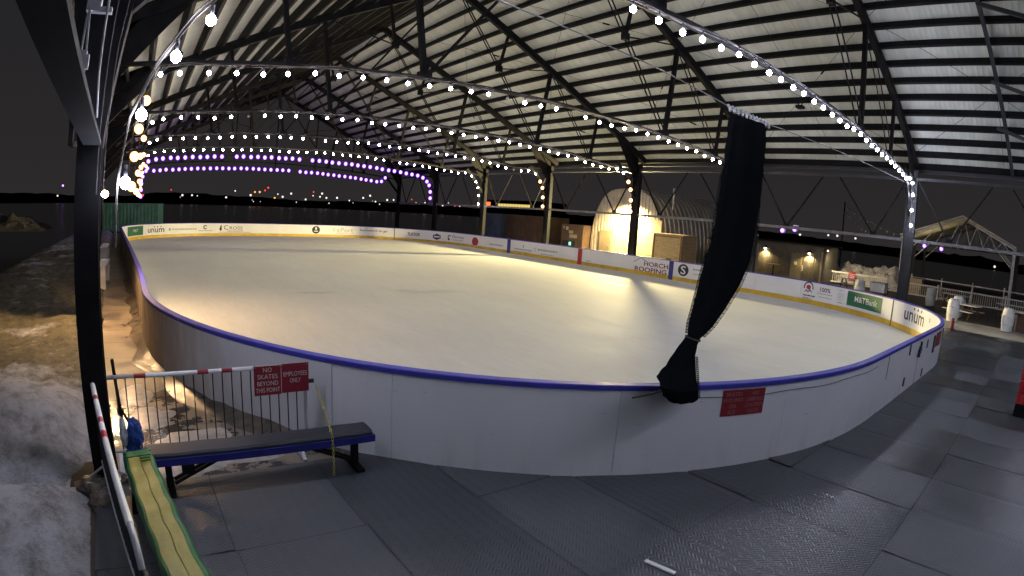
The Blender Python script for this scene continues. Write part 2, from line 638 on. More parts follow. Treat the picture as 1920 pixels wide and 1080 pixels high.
def pad_mat():
    m, nt, b = newmat('yellow_green_padding')
    v = coords(nt)
    n = noise(nt, coords(nt, (3, 1.2, 1)), 3.0, 4)
    nt.links.new(ramp(nt, n, [(0.35, (0.30, 0.27, 0.05)), (0.65, (0.42, 0.36, 0.075))]), b.inputs['Base Color'])
    b.inputs['Roughness'].default_value = 0.45
    bump(nt, b, noise(nt, coords(nt, (2, 5, 2)), 1.6, 3), 0.25, 0.02)
    return m


M['pad_yellow'] = pad_mat()
M['pad_green'] = pbr('green_padding', (0.035, 0.17, 0.045), 0.45, 0, 0.3, 4, 0.4, 12)

# ------------------------------------------------------------------ geometry of the place
X0, X1, Y0, Y1, RR = 0.1315, 25.401, 2.4897, 48.4726, 9.3937
QA = math.pi / 2 * RR
SA, SB = Y1 - Y0 - 2 * RR, X1 - X0 - 2 * RR
SL = 2 * SA + 2 * SB + 4 * QA
SEGS = [('l', (X0, Y0 + RR), (0, 1), SA), ('a', (X0 + RR, Y1 - RR), math.pi, QA), ('l', (X0 + RR, Y1), (1, 0), SB),
        ('a', (X1 - RR, Y1 - RR), math.pi / 2, QA), ('l', (X1, Y1 - RR), (0, -1), SA), ('a', (X1 - RR, Y0 + RR), 0, QA),
        ('l', (X1 - RR, Y0), (-1, 0), SB), ('a', (X0 + RR, Y0 + RR), -math.pi / 2, QA)]


def rpath(s, off=0.0):
    """point on the rink outline; off > 0 moves to the inside"""
    s = s % SL
    for k, c, d, L in SEGS:
        if s <= L:
            if k == 'l':
                p, t = Vector((c[0] + d[0] * s, c[1] + d[1] * s)), Vector(d)
            else:
                th = d - s / RR
                p, t = Vector((c[0] + RR * math.cos(th), c[1] + RR * math.sin(th))), Vector((math.sin(th), -math.cos(th)))
            break
        s -= L
    n = Vector((t.y, -t.x))
    p = p + n * off
    w = min(1.0, max(0.0, 1.0 - (p.x - X0) / 10.0))      # the path side of the rink opens out slightly towards the far end
    g = p.y - 13.0
    p.x -= 0.031 * (g + math.sqrt(g * g + 16.0)) * w
    return p, t, n


ICE_Z = 0.05
XL, XR = -0.72, 26.36
TY, TS = 5.992, 8.1963
ZR, SLP, XM = 13.9, 0.475, 12.75


def sheet(x):
    return ZR - SLP * abs(x - XM)


# ------------------------------------------------------------------ the setting
b = MB()
b.mesh([(-3500, -3500, -2.2), (3500, -3500, -2.2), (3500, 3500, -2.2), (-3500, 3500, -2.2)], [(0, 1, 2, 3)])
struct(b.build('river_water', M['water']))
b = MB()
b.mesh([(-6.2, -40, -0.02), (75, -40, -0.02), (75, 53, -0.02), (-6.2, 53, -0.02), (-9, -40, -2.6), (80, -40, -2.6), (80, 58, -2.6), (-9, 58, -2.6)],
       [(0, 1, 2, 3), (3, 2, 6, 7), (0, 3, 7, 4), (2, 1, 5, 6)])
struct(b.build('ground', M['asphalt']))
b = MB()
b.mesh([(26.45, -30, -0.012), (30.6, -30, -0.012), (30.6, 8.0, -0.012), (26.45, 8.0, -0.012)], [(0, 1, 2, 3)])
struct(b.build('pavement', M['concrete']))
b = MB()
b.mesh([(-1.15, 5.72, 0.0), (3.2, 5.72, 0.0), (3.2, 52.5, 0.0), (-4.3, 52.5, 0.0)], [(0, 1, 2, 3)])
struct(b.build('concrete_path', M['walk']))

# ice: sheet following the rounded outline
b = MB()
N = 160
ring = [rpath(SL * i / N, 0.0)[0] for i in range(N)]
cx, cy = (X0 + X1) / 2, (Y0 + Y1) / 2
K = 14
vs, fs = [], []
for j in range(1, K + 1):
    for p in ring:
        vs.append((cx + (p.x - cx) * j / K, cy + (p.y - cy) * j / K, ICE_Z))
for j in range(K - 1):
    for i in range(N):
        i2 = (i + 1) % N
        fs.append((j * N + i, j * N + i2, (j + 1) * N + i2, (j + 1) * N + i))
fs.append(tuple(range(N)))
b.mesh(vs, fs)
struct(b.build('ice_sheet', M['ice']))

# rubber mats
b = MB()
tilev = []
tx = [4.2 + 1.22 * k for k in range(-4, 19)]
ty = [0.85 + 1.68 * k for k in range(-4, 3)] + [5.70]
for j in range(len(ty) - 1):
    sh = 0.0 if j % 2 == 0 else 0.02
    for i in range(len(tx) - 1):
        x0, x1, y0, y1 = tx[i] + sh, min(tx[i + 1] + sh, 26.42), ty[j], ty[j + 1]
        mx, my = (x0 + x1) / 2, (y0 + y1) / 2
        if mx > X0 + 7 and mx < X1 - 7 and y0 > Y0 + 0.6:
            continue
        g = random.uniform(0.003, 0.008)
        zt = [random.uniform(0.012, 0.019) for _ in range(4)]
        n0 = len(b.f)
        # slightly domed rectangle with rounded edges
        nx, ny = 10, 6
        curl, curl2 = random.uniform(-0.35, 1.0), random.uniform(-0.3, 0.8)
        vs = []
        for a in range(ny + 1):
            for c in range(nx + 1):
                u, w = c / nx, a / ny
                z = (zt[0] * (1 - u) + zt[1] * u) * (1 - w) + (zt[3] * (1 - u) + zt[2] * u) * w
                z += curl * abs(2 * u - 1) ** 3 * 0.012 + curl2 * abs(2 * w - 1) ** 4 * 0.008
                e = min(u, 1 - u, w, 1 - w)
                if e < 0.01:
                    z -= 0.006
                vs.append((x0 + g + (x1 - x0 - 2 * g) * u, y0 + g + (y1 - y0 - 2 * g) * w, z))
        fs = [(a * (nx + 1) + c, a * (nx + 1) + c + 1, (a + 1) * (nx + 1) + c + 1, (a + 1) * (nx + 1) + c) for a in range(ny) for c in range(nx)]
        b.mesh(vs, fs)
        tilev.append((len(b.f) - n0, random.random()))
o = struct(b.build('rubber_mat_floor', M['mat']))
at = o.data.attributes.new('tile', 'FLOAT', 'FACE')
vals = []
for n, r in tilev:
    vals += [r] * n
at.data.foreach_set('value', vals)

# snow verge on the left
def sn(x, y):
    from mathutils import noise as mn
    f = mn.fractal(Vector((x * 0.9, y * 0.45, 0.3)), 0.8, 2.0, 5)
    h = 0.14 + 0.11 * f + 0.05 * mn.noise(Vector((x * 3.1, y * 2.3, 5))) + 0.035 * mn.noise(Vector((x * 9, y * 8, 1))) + 0.018 * mn.noise(Vector((x * 24, y * 20, 2)))
    m = math.exp(-((x + 2.3) / 0.9) ** 2 - ((y - 3.6) / 1.6) ** 2) * 0.46
    m += math.exp(-((x + 1.9) / 0.75) ** 2 - ((y - 7.2) / 1.5) ** 2) * 0.40
    rut = math.exp(-((y - 5.6 - (x + 1.5) * 0.45) / 0.22) ** 2) * 0.16
    xr = -0.72 - 0.045 * max(0.0, y - 8)
    e = min(1, max(0, (xr - x) / 0.4))
    e2 = min(1, max(0, (x + 6.2) / 0.6))
    return (h + m - rut + 0.04) * e * e2 + (-0.03)


b = MB()
nx, ny = 80, 340
vs = []
for j in range(ny + 1):
    y = -1.5 + 54.0 * (j / ny) ** 1.7
    for i in range(nx + 1):
        x = -6.2 + 5.5 * i / nx
        vs.append((x, y, sn(x, y)))
fs = [(j * (nx + 1) + i, j * (nx + 1) + i + 1, (j + 1) * (nx + 1) + i + 1, (j + 1) * (nx + 1) + i) for j in range(ny) for i in range(nx)]
b.mesh(vs, fs)
struct(b.build('snow_verge', M['snow'], None, True))

# far shore
from mathutils import noise as MN
b = MB()
vs = []
na = 260
for i in range(na + 1):
    az = R_(-40 + 160 * i / na)
    d = 900
    hgt = 13 + 6 * MN.fractal(Vector((az * 5, 0, 0)), 0.9, 2, 5) + 2.2 * MN.noise(Vector((az * 90, 3, 0))) + 1.2 * MN.noise(Vector((az * 260, 9, 0)))
    for dd, z in ((d, -3), (d + 30, max(3, hgt * 0.6)), (d + 120, max(4, hgt)), (d + 400, -3)):
        vs.append((dd * math.sin(az), dd * math.cos(az), z))
fs = [(i * 4 + k, (i + 1) * 4 + k, (i + 1) * 4 + k + 1, i * 4 + k + 1) for i in range(na) for k in range(3)]
b.mesh(vs, fs)
struct(b.build('far_hills', M['far'], None, True))

# town lights across the river: too many to count
cl = [emit('town_light_white', (1, 0.9, 0.8), 0.9), emit('town_light_orange', (1, 0.42, 0.1), 1.0), emit('town_light_red', (1, 0.08, 0.05), 0.9), emit('town_light_violet', (0.45, 0.2, 1), 3.0)]


def px_dir(px, py):
    u, v = (px - 960) / F_PX, -(py - 540) / F_PX
    r = math.hypot(u, v)
    th = r * (1 + A_R * r * r)
    s = math.sin(th) / r
    return (ri2 * (u * s) + up2 * (v * s) + fw * math.cos(th))


b = MB()
spots = [(342, 366, 0), (360, 366, 0), (424, 370, 0), (441, 358, 0), (478, 360, 1), (487, 360, 1), (497, 357, 2), (503, 352, 2), (515, 371, 1), (521, 364, 0), (546, 363, 0),
         (573, 374, 0), (588, 360, 2), (587, 367, 0), (604, 363, 0), (600, 369, 0), (612, 371, 0), (632, 371, 0), (681, 371, 0), (694, 367, 0), (704, 378, 0), (726, 375, 0),
         (738, 375, 0), (258, 366, 2), (268, 366, 2), (321, 356, 2), (772, 374, 2), (798, 376, 2), (797, 381, 0), (780, 381, 0), (830, 385, 0), (853, 386, 2), (862, 386, 0), (897, 387, 0),
         (108, 367, 0), (118, 348, 3), (1420, 441, 0), (1500, 440, 0), (1553, 441, 0), (1570, 442, 0), (1604, 447, 0), (1865, 500, 0), (1898, 512, 0), (655, 376, 0), (530, 369, 0), (470, 366, 0)]
rng = random.Random(3)
for i in range(12):
    spots.append((rng.uniform(330, 940), 0, 0))
for px, py, k in spots:
    if py == 0:
        py = 374 + (px - 400) * 0.024 + rng.uniform(-7, 3)
        sz = rng.uniform(0.5, 0.9)
    else:
        sz = rng.uniform(1.0, 1.7)
    d = px_dir(px, py)
    hd = math.hypot(d.x, d.y)
    dist = 880.0
    p = Vector((0, 0, CAM_H)) + d * (dist / hd)
    p.z = max(p.z, 1.0)
    b.cur = k
    b.sphere(p, sz, 6, 4, 1.0)
o = b.build('town_lights', cl)
o['kind'] = 'stuff'

# ------------------------------------------------------------------ text on surfaces
_tc = {}


def text2d(s, bold=0.0):
    key = (s, bold)
    if key in _tc:
        return _tc[key]
    cu = bpy.data.curves.new('t', 'FONT')
    cu.body = s
    cu.size = 1.0
    cu.resolution_u = 3
    cu.offset = bold
    cu.align_x = 'CENTER'
    ob = bpy.data.objects.new('t', cu)
    COL.objects.link(ob)
    dg = bpy.context.evaluated_depsgraph_get()
    ev = ob.evaluated_get(dg)
    me = ev.to_mesh()
    vs = [(v.co.x, v.co.y) for v in me.vertices]
    fs = [tuple(p.vertices) for p in me.polygons]
    ev.to_mesh_clear()
    bpy.data.objects.remove(ob)
    bpy.data.curves.remove(cu)
    xs = [v[0] for v in vs]
    ys = [v[1] for v in vs]
    mx, my, w, h = (min(xs) + max(xs)) / 2, (min(ys) + max(ys)) / 2, max(xs) - min(xs), max(ys) - min(ys)
    _tc[key] = ([(x - mx, y - my) for x, y in vs], fs, w, h)
    return _tc[key]


def shape2d(mb, fn, vs, fs):
    mb.mesh([fn(x, y) for x, y in vs], fs)


def put_text(mb, fn, s, w=None, h=None, x=0, y=0, bold=0.0):
    mb.mark()
    vs, fs, tw, th = text2d(s, bold)
    sx = (w / tw) if w else None
    sy = (h / th) if h else None
    sx = sx or sy
    sy = sy or sx
    shape2d(mb, fn, [(x + a * sx, y + c * sy) for a, c in vs], fs)


def put_rect(mb, fn, x, y, w, h, n=1):
    mb.mark()
    for i in range(n):
        a, c = x - w / 2 + w * i / n, x - w / 2 + w * (i + 1) / n
        mb.poly([fn(a, y - h / 2), fn(c, y - h / 2), fn(c, y + h / 2), fn(a, y + h / 2)])


def put_disc(mb, fn, x, y, rx, ry, n=20):
    mb.mark()
    mb.poly([fn(x + rx * math.cos(2 * math.pi * k / n), y + ry * math.sin(2 * math.pi * k / n)) for k in range(n)])


def put_ring(mb, fn, x, y, r0, r1, a0=0, a1=2 * math.pi, n=20, ey=1.0):
    mb.mark()
    for k in range(n):
        t0, t1 = a0 + (a1 - a0) * k / n, a0 + (a1 - a0) * (k + 1) / n
        mb.poly([fn(x + r0 * math.cos(t0), y + ey * r0 * math.sin(t0)), fn(x + r1 * math.cos(t0), y + ey * r1 * math.sin(t0)),
                 fn(x + r1 * math.cos(t1), y + ey * r1 * math.sin(t1)), fn(x + r0 * math.cos(t1), y + ey * r0 * math.sin(t1))])


def inner(s0, z0, off=0.052):
    def fn(x, y):
        p, t, n = rpath(s0 + x, off)
        return (p.x, p.y, z0 + y)
    return fn


def outer(s0, z0, off=-0.054):
    def fn(x, y):
        p, t, n = rpath(s0 - x, off)
        return (p.x, p.y, z0 + y)
    return fn


# ------------------------------------------------------------------ rink boards
rb = thing('rink_boards', 'white hockey rink boards with blue top rail and yellow kick strip around the ice', 'rink boards', ((X0 + X1) / 2, Y0, 0))


def wall_strip(mb, s0, s1, o0, o1, z0, z1, step=0.35):
    n = max(1, int(math.ceil((s1 - s0) / step)))
    vs = []
    for i in range(n + 1):
        s = s0 + (s1 - s0) * i / n
        a, c = rpath(s, o0)[0], rpath(s, o1)[0]
        vs += [(a.x, a.y, z0), (c.x, c.y, z0), (c.x, c.y, z1), (a.x, a.y, z1)]
    fs = []
    for i in range(n):
        q = i * 4
        fs += [(q, q + 4, q + 5, q + 1), (q + 1, q + 5, q + 6, q + 2), (q + 2, q + 6, q + 7, q + 3), (q + 3, q + 7, q + 4, q)]
    fs += [(0, 1, 2, 3), (n * 4 + 3, n * 4 + 2, n * 4 + 1, n * 4)]
    mb.mesh(vs, fs)


seams = [116.78]
while seams[-1] + 2.53 < 116.78 + SL - 1:
    seams.append(seams[-1] + 2.53)
for i in range(len(seams)):
    s0 = seams[i]
    s1 = seams[i + 1] if i + 1 < len(seams) else 116.78 + SL
    b = MB()
    wall_strip(b, s0 + 0.003, s1 - 0.003, -0.045, 0.045, 0.0, 1.072)
    b.build('panel', M['board'], rb)
# plywood backing along the path, its brown both mud and painted warm light
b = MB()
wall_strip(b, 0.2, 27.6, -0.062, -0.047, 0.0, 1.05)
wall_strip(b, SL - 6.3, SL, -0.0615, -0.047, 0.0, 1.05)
b.build('backing_board', M['board_dirt_glow'], rb, label='plywood backing browned by mud and painted warm light')
# rail
b = MB()
n = 380
prof = [(-0.066, 1.055), (-0.066, 1.106), (-0.056, 1.116), (0.052, 1.116), (0.062, 1.106), (0.062, 1.074), (-0.048, 1.074), (-0.048, 1.055)]
m = len(prof)
vs = []
for i in range(n):
    s = SL * i / n
    for oo, z in prof:
        p = rpath(s, oo)[0]
        vs.append((p.x, p.y, z))
fs = []
for i in range(n):
    i2 = (i + 1) % n
    for k in range(m):
        k2 = (k + 1) % m
        fs.append((i * m + k, i * m + k2, i2 * m + k2, i2 * m + k))
b.mesh(vs, fs)
b.build('top_rail', M['blue'], rb, True)
b = MB()
wall_strip(b, 0, SL, 0.047, 0.057, ICE_Z, 0.265)
b.build('kick_strip', M['yellow'], rb)
for s, w, mt in ((68.72, 0.40, 'navy_line'), (76.39, 0.38, 'red_line'), (83.72, 0.30, 'navy_line'), (54.88, 0.05, 'ink'), (97.44, 0.06, 'ink')):
    b = MB()
    wall_strip(b, s - w / 2, s + w / 2, 0.0465, 0.061, ICE_Z, 1.07)
    b.build('line_stripe', M[mt], rb)


def split_build(b, name, mat, par):
    cuts = sorted(set(b.marks + [0, len(b.f)]))
    o = None
    for i0, i1 in zip(cuts, cuts[1:]):
        if i1 <= i0:
            continue
        m = MB()
        for f in b.f[i0:i1]:
            m.f.append(tuple(range(len(m.v), len(m.v) + len(f))))
            m.v += [b.v[i] for i in f]
            m.mi.append(0)
        o = m.build(name, mat, par)
    return o


def ad(name, mt, s, z, draw, par=None, off=0.050):
    b = MB()
    draw(b, inner(s, z, off))
    return split_build(b, name, M[mt], par or rb)


ad('sponsor_banner', 'green_banner', 31.3, 0.66, lambda b, f: put_rect(b, f, 0, 0, 2.5, 0.66, 8))
ad('lettering', 'ink_white', 31.5, 0.68, lambda b, f: put_text(b, f, 'M&T', 0.75, 0.20), None, 0.054)


def unum(b, f, w, h):
    b.mark()
    b.lock = True
    put_text(b, f, 'unum', w, h, 0, 0, 0.012)
    for dx in (-0.07, 0.12, 0.31):
        put_disc(b, f, dx * w, h * 0.92, w * 0.032, h * 0.16)


ad('lettering', 'ink_navy', 34.0, 0.60, lambda b, f: unum(b, f, 1.75, 0.30))


def blur_lines(b, f, w, rows=((0, 0.1),)):
    r = random.Random(int(w * 991))
    for y, h in rows:
        mb_lock = b.lock
        b.lock = False
        b.mark()
        b.lock = True
        x = -w / 2
        while x < w / 2:
            l = r.uniform(0.06, 0.2) * max(1, w / 2)
            put_rect(b, f, x + l / 2, y, l * 0.8, h * r.uniform(0.7, 1.0))
            x += l
        b.lock = mb_lock


ad('lettering', 'ink_grey', 36.6, 0.63, lambda b, f: blur_lines(b, f, 2.0, ((0, 0.13),)))
ad('emblem', 'ink', 35.4, 0.63, lambda b, f: put_ring(b, f, 0, 0, 0.05, 0.10, 0, 6.29, 12))
ad('emblem', 'ink_navy', 38.4, 0.76, lambda b, f: put_ring(b, f, 0, 0, 0.09, 0.17, 0.6, 5.6, 14))
ad('lettering', 'ink_grey', 38.4, 0.48, lambda b, f: blur_lines(b, f, 1.1, ((0, 0.09),)))


def cross_ad(b, f):
    put_text(b, f, 'C', None, 0.36, -0.62, 0.12)
    put_text(b, f, 'ROSS', 0.95, 0.26, 0.12, 0.08)
    put_text(b, f, 'INSURANCE', 1.15, 0.10, 0.06, -0.17)
    put_disc(b, f, -1.0, 0.22, 0.07, 0.07)
    put_disc(b, f, -1.02, 0.0, 0.09, 0.16)


ad('lettering', 'ink', 40.6, 0.62, cross_ad)
ad('lettering', 'ink_red', 40.6, 0.35, lambda b, f: put_rect(b, f, 0, 0, 2.4, 0.025))
ad('emblem', 'ink', 47.56, 0.66, lambda b, f: put_disc(b, f, 0, 0, 0.37, 0.34))
ad('emblem', 'ink_white', 47.56, 0.66, lambda b, f: (put_disc(b, f, 0, 0.12, 0.10, 0.14, 6), put_rect(b, f, 0, -0.12, 0.36, 0.09)), None, 0.054)
ad('lettering', 'ink_grey', 50.3, 0.70, lambda b, f: (put_text(b, f, 'ePort', 1.5, 0.36), put_ring(b, f, -1.0, 0, 0.10, 0.15, 1, 5, 10), blur_lines(b, lambda x, y: f(x, y - 0.28), 1.6, ((0, 0.05),))))
ad('lettering', 'ink', 52.95, 0.74, lambda b, f: put_text(b, f, 'hannaford to go', 2.5, 0.24, 0, 0, 0.01))
ad('lettering', 'ink', 56.74, 0.66, lambda b, f: put_text(b, f, 'TUCKER', 1.25, 0.28, 0, 0, 0.02))
ad('emblem', 'ink_navy', 59.13, 0.60, lambda b, f: b.poly([f(x, y) for x, y in ((-0.42, 0.12), (0, 0.28), (0.42, 0.12), (0.42, -0.12), (0, -0.28), (-0.42, -0.12))]))
ad('emblem', 'ink_white', 59.13, 0.60, lambda b, f: put_rect(b, f, 0, 0, 0.6, 0.13), None, 0.054)


def norway(b, f):
    put_text(b, f, 'Norway', 1.5, 0.26, 0.28, 0.10)
    put_text(b, f, 'SAVINGS BANK', 1.3, 0.09, 0.28, -0.15)
    put_ring(b, f, -0.85, 0.05, 0.10, 0.19, 0.5, 4.6, 10)
    put_disc(b, f, -0.9, -0.14, 0.13, 0.08)


ad('lettering', 'ink_navy', 61.4, 0.62, norway)
ad('emblem', 'ink_crim', 64.12, 0.56, lambda b, f: put_disc(b, f, 0, 0, 0.47, 0.36))
ad('lettering', 'ink_grey', 67.0, 0.53, lambda b, f: blur_lines(b, f, 1.7, ((0, 0.15),)))
ad('lettering', 'ink_grey', 70.4, 0.46, lambda b, f: (blur_lines(b, f, 1.9, ((0, 0.12), (-0.17, 0.05))), put_rect(b, f, 0.1, 0.25, 0.12, 0.22)))
ad('lettering', 'ink_grey', 73.1, 0.62, lambda b, f: (put_ring(b, f, -1.25, 0, 0.06, 0.11, 0.5, 5.8, 10), blur_lines(b, f, 2.0, ((0, 0.15),)), blur_lines(b, lambda x, y: f(x, y - 0.28), 1.3, ((0, 0.07),))))
ad('scuff_mark', 'ink', 77.2, 0.36, lambda b, f: put_rect(b, f, 0, 0, 0.45, 0.025))


def horch(b, f):
    put_text(b, f, 'HORCH', 1.75, 0.26, 0.38, 0.12, 0.02)
    put_text(b, f, 'ROOFING', 2.35, 0.28, 0.0, -0.22, 0.02)


ad('lettering', 'ink_red', 82.25, 0.60, horch)
ad('emblem', 'ink_grey', 81.55, 0.86, lambda b, f: (b.poly([f(-0.62, -0.10), f(-0.55, -0.14), f(-0.05, 0.14), f(-0.05, 0.21)]), b.poly([f(-0.05, 0.21), f(-0.05, 0.14), f(0.45, -0.08), f(0.52, -0.04)])))
ad('emblem', 'ink', 84.55, 0.68, lambda b, f: put_disc(b, f, 0, 0, 0.36, 0.33))
ad('emblem', 'ink_white', 84.55, 0.68, lambda b, f: put_text(b, f, 'S', 0.34, 0.46, 0, 0, 0.015), None, 0.054)
ad('lettering', 'ink_grey', 85.6, 0.80, lambda b, f: (blur_lines(b, f, 0.85, ((0, 0.11),)), blur_lines(b, lambda x, y: f(x, y - 0.25), 0.8, ((0, 0.05),))))


def energy(b, f):
    b.mark()
    put_ring(b, f, 0, 0.15, 0.22, 0.28, -0.25, math.pi + 0.25, 16)
    blur_lines(b, lambda x, y: f(x, y - 0.22), 0.56, ((0, 0.075),))
    put_text(b, f, 'ENERGY', 0.52, 0.085, 0, -0.35, 0.01)
    b.poly([f(-0.2, -0.03), f(-0.12, 0.06), f(-0.03, -0.02), f(-0.03, -0.08), f(-0.12, 0.0), f(-0.2, -0.09)])
    b.poly([f(-0.03, -0.08), f(-0.03, -0.02), f(0.09, 0.09), f(0.2, -0.02), f(0.2, -0.08), f(0.09, 0.02)])


ad('emblem', 'ink', 92.03, 0.66, energy)
ad('emblem', 'ink_crim', 92.03, 0.83, lambda b, f: put_disc(b, f, 0, 0, 0.13, 0.11))
ad('lettering', 'ink', 93.0, 0.72, lambda b, f: (put_text(b, f, '100%', 0.62, 0.20, 0, 0.10, 0.015), put_text(b, f, 'Employee-Owned', 0.84, 0.09, 0, -0.09)))
ad('lettering', 'ink_grey', 93.0, 0.48, lambda b, f: blur_lines(b, f, 0.7, ((0, 0.05),)))
ad('emblem', 'ink_grey', 93.93, 0.68, lambda b, f: (put_ring(b, f, 0, 0, 0.15, 0.175, 0, 6.29, 20), put_text(b, f, 'B', None, 0.17), put_rect(b, f, 0, 0.27, 0.3, 0.03), put_rect(b, f, 0, -0.27, 0.3, 0.04)))
bn = ad('sponsor_banner', 'green_banner', 95.5, 0.70, lambda b, f: put_rect(b, f, 0, 0, 2.3, 0.62, 10))
ad('lettering', 'ink_white', 95.55, 0.72, lambda b, f: (put_text(b, f, 'M&T', 0.70, 0.24, -0.38, 0, 0.02), put_text(b, f, 'Bank', 0.75, 0.24, 0.39, 0)), None, 0.055)
ad('lettering', 'ink_navy', 99.35, 0.66, lambda b, f: unum(b, f, 1.9, 0.34))
ad('emblem', 'ink', 100.98, 0.82, lambda b, f: put_ring(b, f, 0, 0, 0.05, 0.09, 0, 6.29, 4))


def outm(name, mt, s, z, draw, par=None, off=-0.052, label=None):
    b = MB()
    draw(b, outer(s, z, off))
    return b.build(name, M[mt], par or rb, False, label)


def obox(b, s, z, w, h, d):
    wall_strip(b, s - w / 2, s + w / 2, -0.046 - d, -0.0455, z - h / 2, z + h / 2)


def hw(name, mt, items, par=None):
    for s, z, w, h, d in items:
        b = MB()
        obox(b, s, z, w, h, d)
        b.build(name, M[mt], par or rb)


hw('hinge', 'hinge', [(108.8, 0.93, 0.07, 0.22, 0.02), (108.9, 0.26, 0.07, 0.18, 0.02), (106.74, 0.84, 0.06, 0.2, 0.02), (106.87, 0.16, 0.06, 0.2, 0.02), (103.9, 0.80, 0.10, 0.34, 0.02)])
hw('gate_gap', 'hinge', [(110.62, 0.82, 0.025, 0.46, 0.004), (107.72, 0.34, 0.02, 0.66, 0.003), (120.59, 0.52, 0.007, 1.03, 0.0025)])
hw('gate_pad', 'hinge', [(105.72, 0.72, 0.18, 0.44, 0.02)])
b = MB()
for dz, dw in ((0.80, 0.24), (0.75, 0.16), (0.86, 0.1)):
    obox(b, 107.71, dz, dw, 0.05, 0.05)
obox(b, 107.62, 0.88, 0.05, 0.2, 0.04)
obox(b, 107.8, 0.70, 0.05, 0.1, 0.06)
b.build('latch', M['hinge'], rb)
b = MB()
pts = []
for i in range(40):
    s = 116.2 - 4.8 * i / 39
    p = rpath(s, -0.058)[0]
    pts.append((p.x, p.y, 0.95 + 0.010 * math.sin(i * 0.5)))
b.tube(pts, 0.004, 5)
b.build('wire', M['cable'], rb)
# joint of the slush with the ground: snow skirt
# red double sign on the boards
sg = thing('warning_sign', 'red double sign on the rink boards reading skates required on ice', 'sign', tuple(rpath(115.14, -0.06)[0]) + (0.88,))
b = MB()
wall_strip(b, 114.80, 115.47, -0.056, -0.0465, 0.70, 1.03)
b.build('sign_board', M['sign_red'], sg)
b = MB()
f = outer(115.305, 0.865, -0.059)
for y, t, w in ((0.11, 'SKATES', 0.25), (0.035, 'REQUIRED', 0.30), (-0.04, 'ON', 0.10), (-0.115, 'ICE', 0.11)):
    put_text(b, f, t, w, 0.05, 0, y)
f = outer(114.965, 0.865, -0.059)
for y, t, w in ((0.11, 'NO', 0.10), (0.035, 'CARRYING', 0.28), (-0.04, 'CHILDREN', 0.28), (-0.115, 'ON ICE', 0.18)):
    put_text(b, f, t, w, 0.05, 0, y)
split_build(b, 'lettering', M['letter_faint'], sg)
sg2 = thing('warning_sign', 'small dark red notice beside the black gate hardware on the rink boards', 'sign', tuple(rpath(105.05, -0.06)[0]) + (0.78,))
b = MB()
wall_strip(b, 104.55, 105.45, -0.056, -0.0465, 0.60, 0.97)
b.build('sign_board', M['sign_red'], sg2)
b = MB()
f = outer(105.0, 0.785, -0.059)
blur_lines(b, f, 0.7, ((0.1, 0.03), (0.02, 0.03), (-0.06, 0.03)))
split_build(b, 'lettering', M['letter_faint'], sg2)

# ------------------------------------------------------------------ pavilion
pv = thing('steel_pavilion', 'long open steel pavilion with gabled ribbed roof on black columns over the rink', 'pavilion', (XM, TY, 0))
YN, YF = -8.0, 55.9
for sgn in (1, -1):
    b = MB()
    xe, xr = (27.75, XM) if sgn > 0 else (-2.25, XM)
    n = 40
    vs = []
    for j in range(n + 1):
        y = YN + (YF - YN) * j / n
        vs += [(xe, y, sheet(xe) + 0.15), (xr, y, ZR + 0.15), (xe, y, sheet(xe) + 0.19), (xr, y, ZR + 0.19)]
    fs = []
    for j in range(n):
        q = j * 4
        fs += [(q, q + 1, q + 5, q + 4), (q + 2, q + 6, q + 7, q + 3), (q, q + 4, q + 6, q + 2)]
    b.mesh(vs, fs)
    b.build('roof_panel', M['roof'], pv)
    for i in range(17):
        x = 27.4 - 0.875 * i if sgn > 0 else -1.9 + 0.875 * i
        b = MB()
        b.beam((x, YN, sheet(x)), (x, YF, sheet(x)), 0.12, 0.28 if sgn > 0 else 0.40, (SLP * sgn, 0, 1))
        b.build('purlin', M['steel'], pv)
b = MB()
b.beam((XM, YN, ZR - 0.05), (XM, YF, ZR - 0.05), 0.25, 0.4)
b.build('ridge_beam', M['steel'], pv)
for x in (27.78, -2.28):
    b = MB()
    b.beam((x, YN, sheet(x) + 0.05), (x, YF, sheet(x) + 0.05), 0.05, 0.3)
    b.build('fascia', M['steel_grey'], pv)


def chord_z(x):
    return 6.05 + 0.72 * (1 - ((x - 12.6) / 13.0) ** 2)


def raf(x):
    return sheet(x) - 0.30


def left_x(k):
    return -0.32 - 0.067 * (TY + TS * k)


